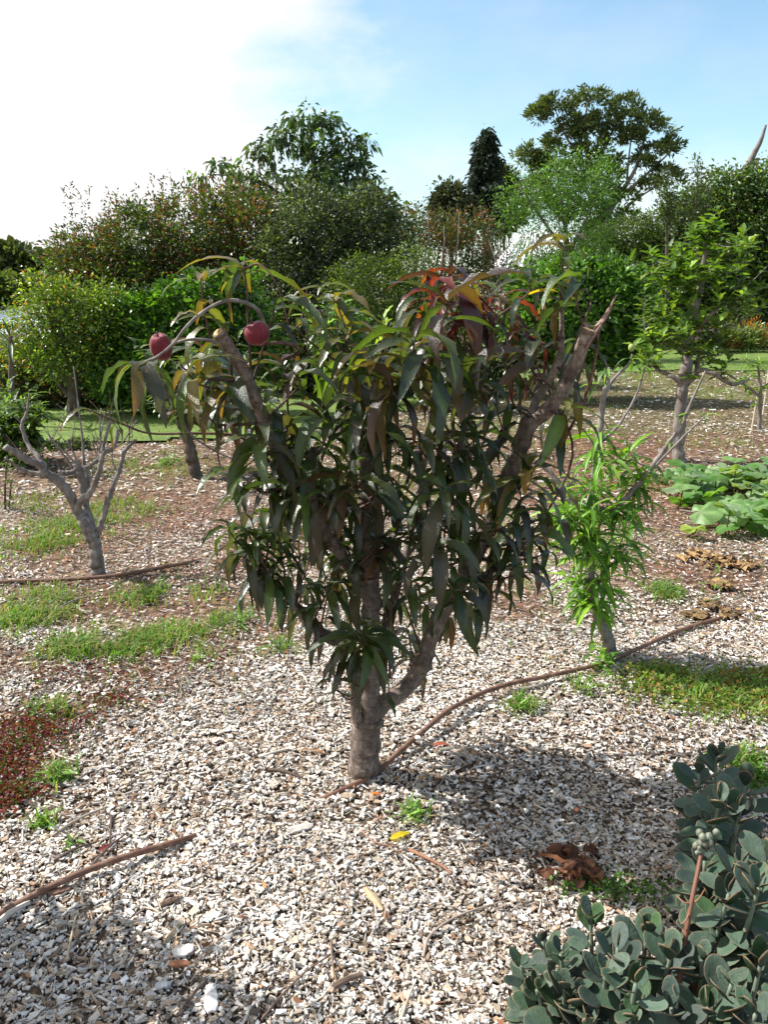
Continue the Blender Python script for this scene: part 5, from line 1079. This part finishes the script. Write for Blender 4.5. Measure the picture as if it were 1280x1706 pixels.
stick('long weathered grey stick above the lower left pipe', [(85, 1399, .004), (115, 1382, .012), (145, 1366, .012), (175, 1352, .008)], .0058, (.36, .30, .24))
stick('dark forked looking stick touching the lower left pipe', [(150, 1452, .006), (180, 1425, .018), (212, 1396, .012)], .0045, DW)
stick('short upright dark stick above the lower left pipe', [(186, 1366, .006), (185, 1390, .012), (183, 1414, .008)], .004, DW)
stick('dark brown stick left of the short upright one', [(90, 1440, .006), (125, 1424, .014), (162, 1411, .01)], .0045, DW)
stick('bleached branch end at the left edge under the pipe', [(-10, 1552, .006), (18, 1532, .016), (50, 1512, .012)], .010, (.55, .48, .42))
stick('pale curved stick in the weeds at lower left', [(84, 1252, .004), (100, 1266, .01), (125, 1273, .01), (158, 1273, .006)], .0045, (.5, .42, .35))
stick('whitish stick left of the trunk', [(432, 1266, .004), (452, 1262, .012), (480, 1254, .01)], .006, GW)
stick('brown stick by the left trunk side', [(448, 1288, .006), (470, 1292, .012), (505, 1302, .008)], .007, DW)
stick('broken grey branch beneath the leafless tree', [(96, 1018, .006), (118, 1010, .02), (135, 1004, .02), (152, 998, .008)], .006, (.3, .25, .22))
stick('pale hooked twig near the broken grey branch', [(128, 1012, .006), (136, 1022, .012), (152, 1024, .01)], .005, (.55, .5, .45))
stick('thin grey stick behind the long pipe', [(845, 1158, .006), (880, 1152, .012), (918, 1142, .008)], .007, (.42, .37, .32))
stick('tan splinter stick beneath the lower left pipe', [(112, 1606, .006), (118, 1580, .012), (124, 1548, .012), (128, 1530, .006)], .0036, (.5, .4, .27))
stick('dark stick in the shade at the lower left corner', [(300, 1700, .006), (322, 1668, .014), (345, 1640, .008)], .0055, DW)
stick('brown slanting stick at the lower right of the chips', [(838, 1706, .006), (870, 1650, .03), (905, 1610, .01)], .003, (.3, .2, .13))
def bark_piece(label, a, b, ln, wd, rz, col, tilt=.1):
    q = G(a, b); rr = np.random.RandomState(int(a + b)); n = 7; V = []
    for i in range(n + 1):
        t = i / n; w = wd * (math.sin(math.pi * (t * .86 + .08)) ** .5) * rr.uniform(.8, 1.1)
        for s_ in (-1, 0, 1): V.append((ln * (t - .5), s_ * w * .5 + rr.uniform(-.001, .001), .004 + .004 * (s_ == 0) + rr.uniform(-.001, .001) + .01 * tilt * math.sin(3 * t)))
    V = np.array(V); B = V.copy(); B[:, 2] -= .006; m_ = len(V); F = []
    for i in range(n):
        k = i * 3; F += [[k, k + 3, k + 4, k + 1], [k + 1, k + 4, k + 5, k + 2], [k, k + m_, k + 3 + m_, k + 3], [k + 2, k + 5, k + 5 + m_, k + 2 + m_]]
    F += [[0, 1, 1 + m_, m_], [1, 2, 2 + m_, 1 + m_], [n * 3, n * 3 + m_, n * 3 + 1 + m_, n * 3 + 1], [n * 3 + 1, n * 3 + 1 + m_, n * 3 + 2 + m_, n * 3 + 2]]
    V = np.vstack([V, B]) @ np.array(Matrix.Rotation(rz, 3, 'Z') @ Matrix.Rotation(tilt, 3, 'Y')).T + np.array((q.x, q.y, q.z + .010))
    tag(Bag().add(V, F, col).obj('bark_piece', M_CHIP), label, 'bark')
bark_piece('long tan bark sliver lying alone below the yellow leaf', 622, 1502, .095, .022, -1.0, (.48, .34, .21))
bark_piece('long tan splinter standing out in the lower left chips', 293, 1555, .10, .012, 1.25, (.42, .32, .2))
bark_piece('flat bluish white chip in the lower left shade', 272, 1648, .035, .018, .3, (.55, .55, .55))
bark_piece('broad white flake at the bottom left of centre', 352, 1672, .075, .034, 1.8, (.72, .69, .66))
bark_piece('white torn flake above the broad white one', 305, 1590, .05, .036, .5, (.7, .66, .6))
bark_piece('light wood slab among chips at the left of the yellow leaf', 500, 1385, .085, .032, .5, (.5, .45, .40))
bark_piece('brown wood block touching the trunk foot', 580, 1331, .05, .028, .2, (.40, .31, .22))
bark_piece('pale narrow bark strip over the pipe right of the trunk', 745, 1252, .06, .014, .4, (.42, .38, .28))
bark_piece('dark bark lump beside the long tan splinter', 283, 1507, .05, .016, .7, (.2, .13, .09))
bark_piece('rectangular white chip below the lower left pipe', 197, 1472, .045, .015, -1.2, (.62, .6, .56))
bark_piece('thick brown offcut under the lower left pipe', 100, 1490, .06, .022, .5, (.2, .11, .08))
bark_piece('orange brown curled bark at the lower left', 300, 1612, .05, .018, .1, (.34, .15, .08))
def fallen(label, a, b, ln, rz, col, width=.3):
    q = G(a, b); V, F = leaf_shape(.25, .55, width, .3, .15, int(a)); me = np_mesh('fallen_leaf', V * ln, F, M_PEACHLEAF, np.tile(col, (len(V), 1)), True)
    o = mobj('fallen_leaf', me, None, q + Vector((0, 0, .016))); o.rotation_euler = (.1, 0, rz); tag(o, label, 'leaf')
fallen('bright yellow fallen leaf on the chips in front of the trunk', 650, 1406, .075, .45, (.62, .50, .03), .36)
fallen('small orange leaf on the chips just below the trunk', 618, 1330, .04, .1, (.45, .16, .04), .4)
fallen('yellow orange leaf lying by the young peach tree foot', 988, 1122, .06, 1.5, (.5, .3, .03), .4)
fallen('dark red leaf resting above the lower left pipe', 165, 1428, .045, 1.0, (.18, .02, .02), .5)
fallen('rusty red leaf among chips right of the trunk', 722, 1248, .06, .2, (.3, .07, .04), .35)
fallen('rusty leaf on the chips left of the trunk', 540, 1262, .055, 2.6, (.3, .14, .06), .35)
fallen('pale green leaf in the red ground cover at left', 82, 1282, .07, .2, (.12, .16, .02), .5)

# ------------------------------------------------------------------ weeds with leaves of their own
def weed(label, a, b, n, ln, width, pal, h=.03, up=(.2, 1.0)):
    q = G(a, b); rt = root('weed', label, 'weed', q)
    for k in range(n):
        ei = min(range(len(ELS)), key=lambda i: abs(ELS[i] - rn.uniform(*up))); me = leaf_variant('weed%d' % int(width * 100), ei, 'k', pal, width, M_GREENLEAF, (.3, 1.1), rn.randrange(3))[0]
        o = bpy.data.objects.new('leaf', me); C.objects.link(o); o.parent = rt; s_ = ln * rn.uniform(.6, 1.2)
        o.location = (rn.gauss(0, ln * .28), rn.gauss(0, ln * .25), .006 + rn.uniform(0, h)); o.rotation_euler = (0, 0, rn.uniform(0, 6.28)); o.scale = (s_, s_, s_)
WG = [(.10, .20, .03), (.14, .26, .04), (.07, .14, .025)]
weed('feathery green weed in the tree shade below the trunk', 680, 1362, 26, .055, .16, WG, .03)
weed('leafy weed growing against the long pipe by the young tree', 1003, 1118, 26, .075, .3, WG, .10)
weed('upright weed stem below the young tree in the chips', 1010, 1145, 14, .05, .25, WG, .12)
weed('thin green weed on the chips under the long pipe', 872, 1185, 20, .05, .16, WG, .03)
weed('small green rosette in the lower left chips', 70, 1378, 16, .05, .2, WG, .01)
weed('broad leaved weed in the red ground cover', 98, 1305, 18, .06, .34, WG, .02)
weed('tiny pale weed just above the lower left pipe', 118, 1414, 14, .035, .3, [(.16, .2, .1)], .02)
weed('green weed tuft left of the lowest branch', 462, 1084, 24, .08, .14, WG, .03)
weed('bigger green weed tuft under the left leaf cluster', 400, 1040, 30, .10, .12, WG, .05)
weed('broad leafed weed near the leaning trunk', 283, 773, 26, .14, .2, WG, .05)
weed('tall thin weed at the dried vine by the pipe end', 1188, 1010, 20, .06, .2, WG, .22)
weed('ragged green weed right of the withered vine', 1112, 992, 22, .10, .14, WG, .04)

# ------------------------------------------------------------------ broken reddish root stump
q = G(960, 1462); rt = root('dead_plant', 'splayed rusty brown dead plant lying in the tree shade', 'dead plant', q)
for k, (a, b, r_) in enumerate([(884, 1434, .008), (925, 1448, .009), (935, 1425, .009), (985, 1430, .007), (1000, 1455, .009), (1003, 1485, .009), (975, 1487, .010), (925, 1478, .008), (958, 1480, .010), (1012, 1470, .006)]):
    e = G(a, b); sh = rn.uniform(.45, 1.05); e = q.lerp(e, sh); w1, w2 = rn.uniform(-.02, .02), rn.uniform(-.02, .02); Bag().tube(spline([(q.x + w2 * .6, q.y + w1 * .5, q.z + .02, r_ * .6), (q.x * .5 + e.x * .5 + w1, (q.y + e.y) / 2 + w2, q.z + rn.uniform(.015, .045), r_ * .6), (e.x, e.y, e.z + .012, r_ * .25)], 5), 5, .4, k, np.array((.26, .10, .045)) * rn.uniform(.6, 1.3)).obj('withered_stalk', M_WOOD, rt, False)
for k in range(26):
    rr = np.random.RandomState(k + 900); V = np.array([((i / 3 - .5) + rr.uniform(-.15, .15), (j / 3 - .5) * .8 + rr.uniform(-.15, .15), rr.uniform(-.1, .35)) for i in range(4) for j in range(4)]) * rn.uniform(.03, .055)
    V += np.array((q.x + rn.gauss(0, .035), q.y + rn.gauss(0, .03), q.z + rn.uniform(.012, .035))); Bag().add(V, [[i * 4 + j, i * 4 + 4 + j, i * 4 + 5 + j, i * 4 + 1 + j] for i in range(3) for j in range(3)], np.array((.17, .075, .04)) * rn.uniform(.4, 1.3)).obj('dry_leaf', M_CHIP, rt)
for k in range(8):
    me = leaf_variant('deadl', rn.randrange(0, 4), 'k', [(.24, .09, .035), (.15, .06, .03)], .4, M_DULLLEAF, (.4, 1.2), rn.randrange(3))[0]; s_ = rn.uniform(.04, .08)
    o = bpy.data.objects.new('leaf', me); C.objects.link(o); o.parent = rt; o.location = (rn.gauss(0, .03), rn.gauss(0, .02), .04); o.rotation_euler = (0, 0, rn.uniform(0, 6.28)); o.scale = (s_, s_, s_)

# ------------------------------------------------------------------ grey-green succulents at lower right
def succ_leaf(seed):
    """thick obovate leaf with a scalloped rusty rim, length 1 along X"""
    rr = np.random.RandomState(seed); n = 18; out_ = []
    w = rr.uniform(.5, .66); top, bot, cols = [], [], []
    for i in range(n):
        a = 2 * math.pi * i / n; x = .56 - .46 * math.cos(a) ; y = math.sin(a) * w * .5 * (.35 + .65 * min(1, (x / .62)) ** 1.1) * (1 + .03 * math.sin(9 * a))
        out_.append((x, y))
    dead_ = seed == 9; c0 = np.array((.20, .13, .08) if dead_ else [(.042, .078, .045), (.052, .09, .056), (.04, .064, .05), (.08, .12, .085), (.042, .085, .035)][seed % 5])
    cup = rr.uniform(.1, .3); bend = rr.uniform(-.15, .15)
    def z(x, y): return cup * (y * y) * 2 + bend * x * x
    V, cl_ = [(.52, 0, z(.52, 0) - .005)], [c0]
    for f, c_ in ((.62, c0), (.94, c0 * 1.1), (1.0, np.array((.20, .12, .07)))):
        for (x, y) in out_:
            X, Yy = .52 + (x - .52) * f, y * f; V.append((X, Yy, z(X, Yy) + (.006 if f < 1 else 0))); cl_.append(c_)
    for (x, y) in out_:
        X, Yy = .52 + (x - .52) * .8, y * .8; V.append((X, Yy, z(X, Yy) - .035)); cl_.append(c0 * .8)
    V.append((.52, 0, z(.52, 0) - .05)); cl_.append(c0 * .8)
    F3 = [(0, 1 + i, 1 + (i + 1) % n) for i in range(n)]; F4 = []
    for g in range(3):
        for i in range(n): F4.append((1 + g * n + i, 1 + (g + 1) * n + i, 1 + (g + 1) * n + (i + 1) % n, 1 + g * n + (i + 1) % n))
    e = 1 + 4 * n; F3 += [(e, 1 + 3 * n + (i + 1) % n, 1 + 3 * n + i) for i in range(n)]
    return np_mesh('leaf', np.array(V), [np.array(F3), np.array(F4)], M_SUCC, np.array(cl_), True)
SL = [succ_leaf(i) for i in range(10)]
m, nt, out = mat('succulent_stem'); pb = N(nt, 'ShaderNodeBsdfPrincipled', Roughness=.6); vc = N(nt, 'ShaderNodeVertexColor', layer_name='Col'); n1 = N(nt, 'ShaderNodeTexNoise', Scale=60.0)
nt.links.new(mixc(nt, vc.outputs['Color'], (.12, .08, .05), mth(nt, 'MULTIPLY', n1.outputs['Fac'], .5)), pb.inputs['Base Color']); nt.links.new(pb.outputs[0], out.inputs[0]); M_SSTEM = m
def succulent(label, stems_, size=.062):
    """stems_: (px, py of the tip, tip height, lean x, lean y)"""
    b0 = PZ(stems_[0][0], stems_[0][1], stems_[0][2]); rt = root('succulent_plant', label, 'succulent', (b0.x, b0.y, 0))
    for (a, b, z_, lx, ly) in stems_:
        tip = np.array(PZ(a, b, z_)); base = np.array([tip[0] - lx, tip[1] - ly, -.02]); mid = (tip + base) / 2 + np.array([-lx * .15, -ly * .15, -.01])
        pth = spline([(*base, .007), (*mid, .006), (*tip, .004)], 8); Bag().tube(pth, 7, .05, int(a), (.16, .22, .16)).obj('stem', M_SSTEM, rt, True)
        ln = np.linalg.norm(tip - base); nn = int(ln / .026) + 3; az = rn.uniform(0, 3.14)
        for k in range(nn):
            t = 1 - (k / nn) * min(.85, .95); f = t * (len(pth) - 1); i_ = int(min(f, len(pth) - 2)); p = pth[i_, :3] * (1 - f + i_) + pth[i_ + 1, :3] * (f - i_)
            az += 1.5708 + rn.uniform(-.2, .2); s_ = size * (.42 + .68 * min(1, (k + .6) / 3.0)) * rn.uniform(.68, 1.08); el = max(-.1, 1.15 - k * .25) + rn.uniform(-.35, .4)
            for sd in (0, math.pi):
                o = bpy.data.objects.new('leaf', SL[9 if (k > nn * .6 and rn.random() < .25) else rn.randrange(9)]); C.objects.link(o); o.parent = rt; o.location = Vector(p) - rt.location
                o.rotation_euler = (rn.uniform(-.35, .35), -el, az + sd); o.scale = (s_, s_, s_)
    return rt
succulent('tallest grey green succulent in the shade at the right edge', [(1200, 1335, .36, .02, 0), (1165, 1290, .30, -.03, .03), (1235, 1350, .34, .03, .02), (1195, 1262, .24, .0, .03), (1245, 1300, .28, .05, .04)], .088)
succulent('bushy grey green succulent under the flower stalk head', [(1175, 1435, .30, -.02, 0), (1235, 1440, .36, .02, .0), (1265, 1480, .36, .04, 0), (1215, 1490, .33, .02, -.02), (1290, 1420, .32, .05, .02), (1180, 1500, .22, -.02, 0)], .086)
succulent('low grey green succulent at the left end of the clump', [(868, 1610, .14, -.05, .0), (905, 1570, .17, -.04, .02), (935, 1590, .22, -.03, .0), (895, 1650, .14, -.04, -.02), (940, 1640, .2, -.02, -.02)], .074)
succulent('grey green succulent with pointed upright leaves in the clump middle', [(985, 1530, .20, -.01, .03), (1030, 1580, .24, .0, .02), (1080, 1550, .24, .02, .03), (1010, 1620, .24, .0, .0), (1060, 1640, .27, .01, -.01), (965, 1660, .18, -.02, -.03), (1120, 1590, .24, .03, .0)], .084)
succulent('sprawling grey green succulent at the bottom right corner', [(1170, 1600, .22, .0, .03), (1220, 1640, .25, .03, 0), (1270, 1600, .26, .03, .02), (1180, 1680, .22, .0, -.03), (1120, 1680, .22, -.02, -.02), (1260, 1690, .25, .03, -.03), (1225, 1560, .22, .02, .03), (1050, 1700, .2, -.02, -.03), (980, 1710, .16, -.03, -.03)], .084)
# the flower stalk
top = PZ(1172, 1408, .40); bs = PZ(1126, 1700, .12); rt = root('flower_stalk', 'tall reddish succulent flower stalk with grey bud cluster on top', 'flower stalk', (bs.x, bs.y, 0))
Bag().tube(spline([(bs.x - .01, bs.y, -.01, .0065), (*bs, .0062), (*PZ(1137, 1600, .2), .0058), (*PZ(1152, 1510, .30), .0052), (*PZ(1164, 1450, .36), .0045), (*top, .0035)], 5), 8, .12, 1, (.20, .075, .045)).obj('stem', M_SSTEM, rt, True)
for (a0, b0_, z0, a1, b1, z1) in ((1154, 1505, .305, 1128, 1492, .31), (1154, 1505, .305, 1176, 1480, .33), (1150, 1520, .29, 1134, 1540, .27)):
    Bag().tube(spline([(*PZ(a0, b0_, z0), .002), (*PZ((a0 + a1) / 2, (b0_ + b1) / 2 + 5, (z0 + z1) / 2), .0018), (*PZ(a1, b1, z1), .001)], 4), 5, .1, 2, (.3, .13, .07)).obj('side_shoot', M_SSTEM, rt, True)
def blob(r, seed):
    rr = np.random.RandomState(seed); V, F = [], []; nu, nv = 9, 6
    for j in range(nv + 1):
        for i in range(nu):
            ph = math.pi * j / nv; a = 2 * math.pi * i / nu; k = r * (1 + .08 * rr.randn()); V.append((k * math.sin(ph) * math.cos(a), k * math.sin(ph) * math.sin(a), k * 1.15 * math.cos(ph)))
    for j in range(nv):
        for i in range(nu): F.append([j * nu + i, (j + 1) * nu + i, (j + 1) * nu + (i + 1) % nu, j * nu + (i + 1) % nu])
    return np.array(V), F
for k in range(26):
    V, F = blob(rn.uniform(.004, .009), k); off_ = np.array((rn.gauss(0, .016), rn.gauss(0, .012), rn.gauss(.004, .01)))
    Bag().add(V + np.array(top) + off_, F, np.array((.16, .19, .14)) * rn.uniform(.6, 1.5)).obj('bud', M_SSTEM, rt, True)

# ------------------------------------------------------------------ neighbouring tree just outside the frame, whose shade falls across the lower left corner
nb = Vector((-1.84, 1.64, float(gh(-1.84, 1.64)))); rt = root('peach_tree', 'leafy peach tree outside the left edge shading the lower left corner', 'tree', nb)
rr_ = []
Bag().tube(spline([(nb.x, nb.y, -.05, .05), (nb.x, nb.y, .35, .035), (nb.x + .05, nb.y, .8, .025), (nb.x + .1, nb.y, 1.25, .01)], 5), 9, .05, 3).obj('trunk', M_BARK, rt, True)
for k in range(74):
    tip = np.array([nb.x + .18 + rn.gauss(0, .19), nb.y - .02 + rn.gauss(0, .14), rn.uniform(.6, 1.25)])
    if tip[0] > -1.2: tip[0] = -1.2 - rn.uniform(0, .2)
    q = np.array([nb.x + .04, nb.y, max(.35, tip[2] - .35)])
    pth = spline([(*q, .006), (*((q + tip) / 2 + np.array([0, 0, -.04])), .004), (*tip, .002)], 4); Bag().tube(pth, 5, .05, k).obj('twig', M_TWIG, rt, True)
    shoot_leaves(pth, 16, .17, 'g', rr_, .6, .9)
place_leaves(rt, rr_, PAL, 'peach', .275, M_PEACHLEAF, (1.3, 2.5), 0, nvar=6)
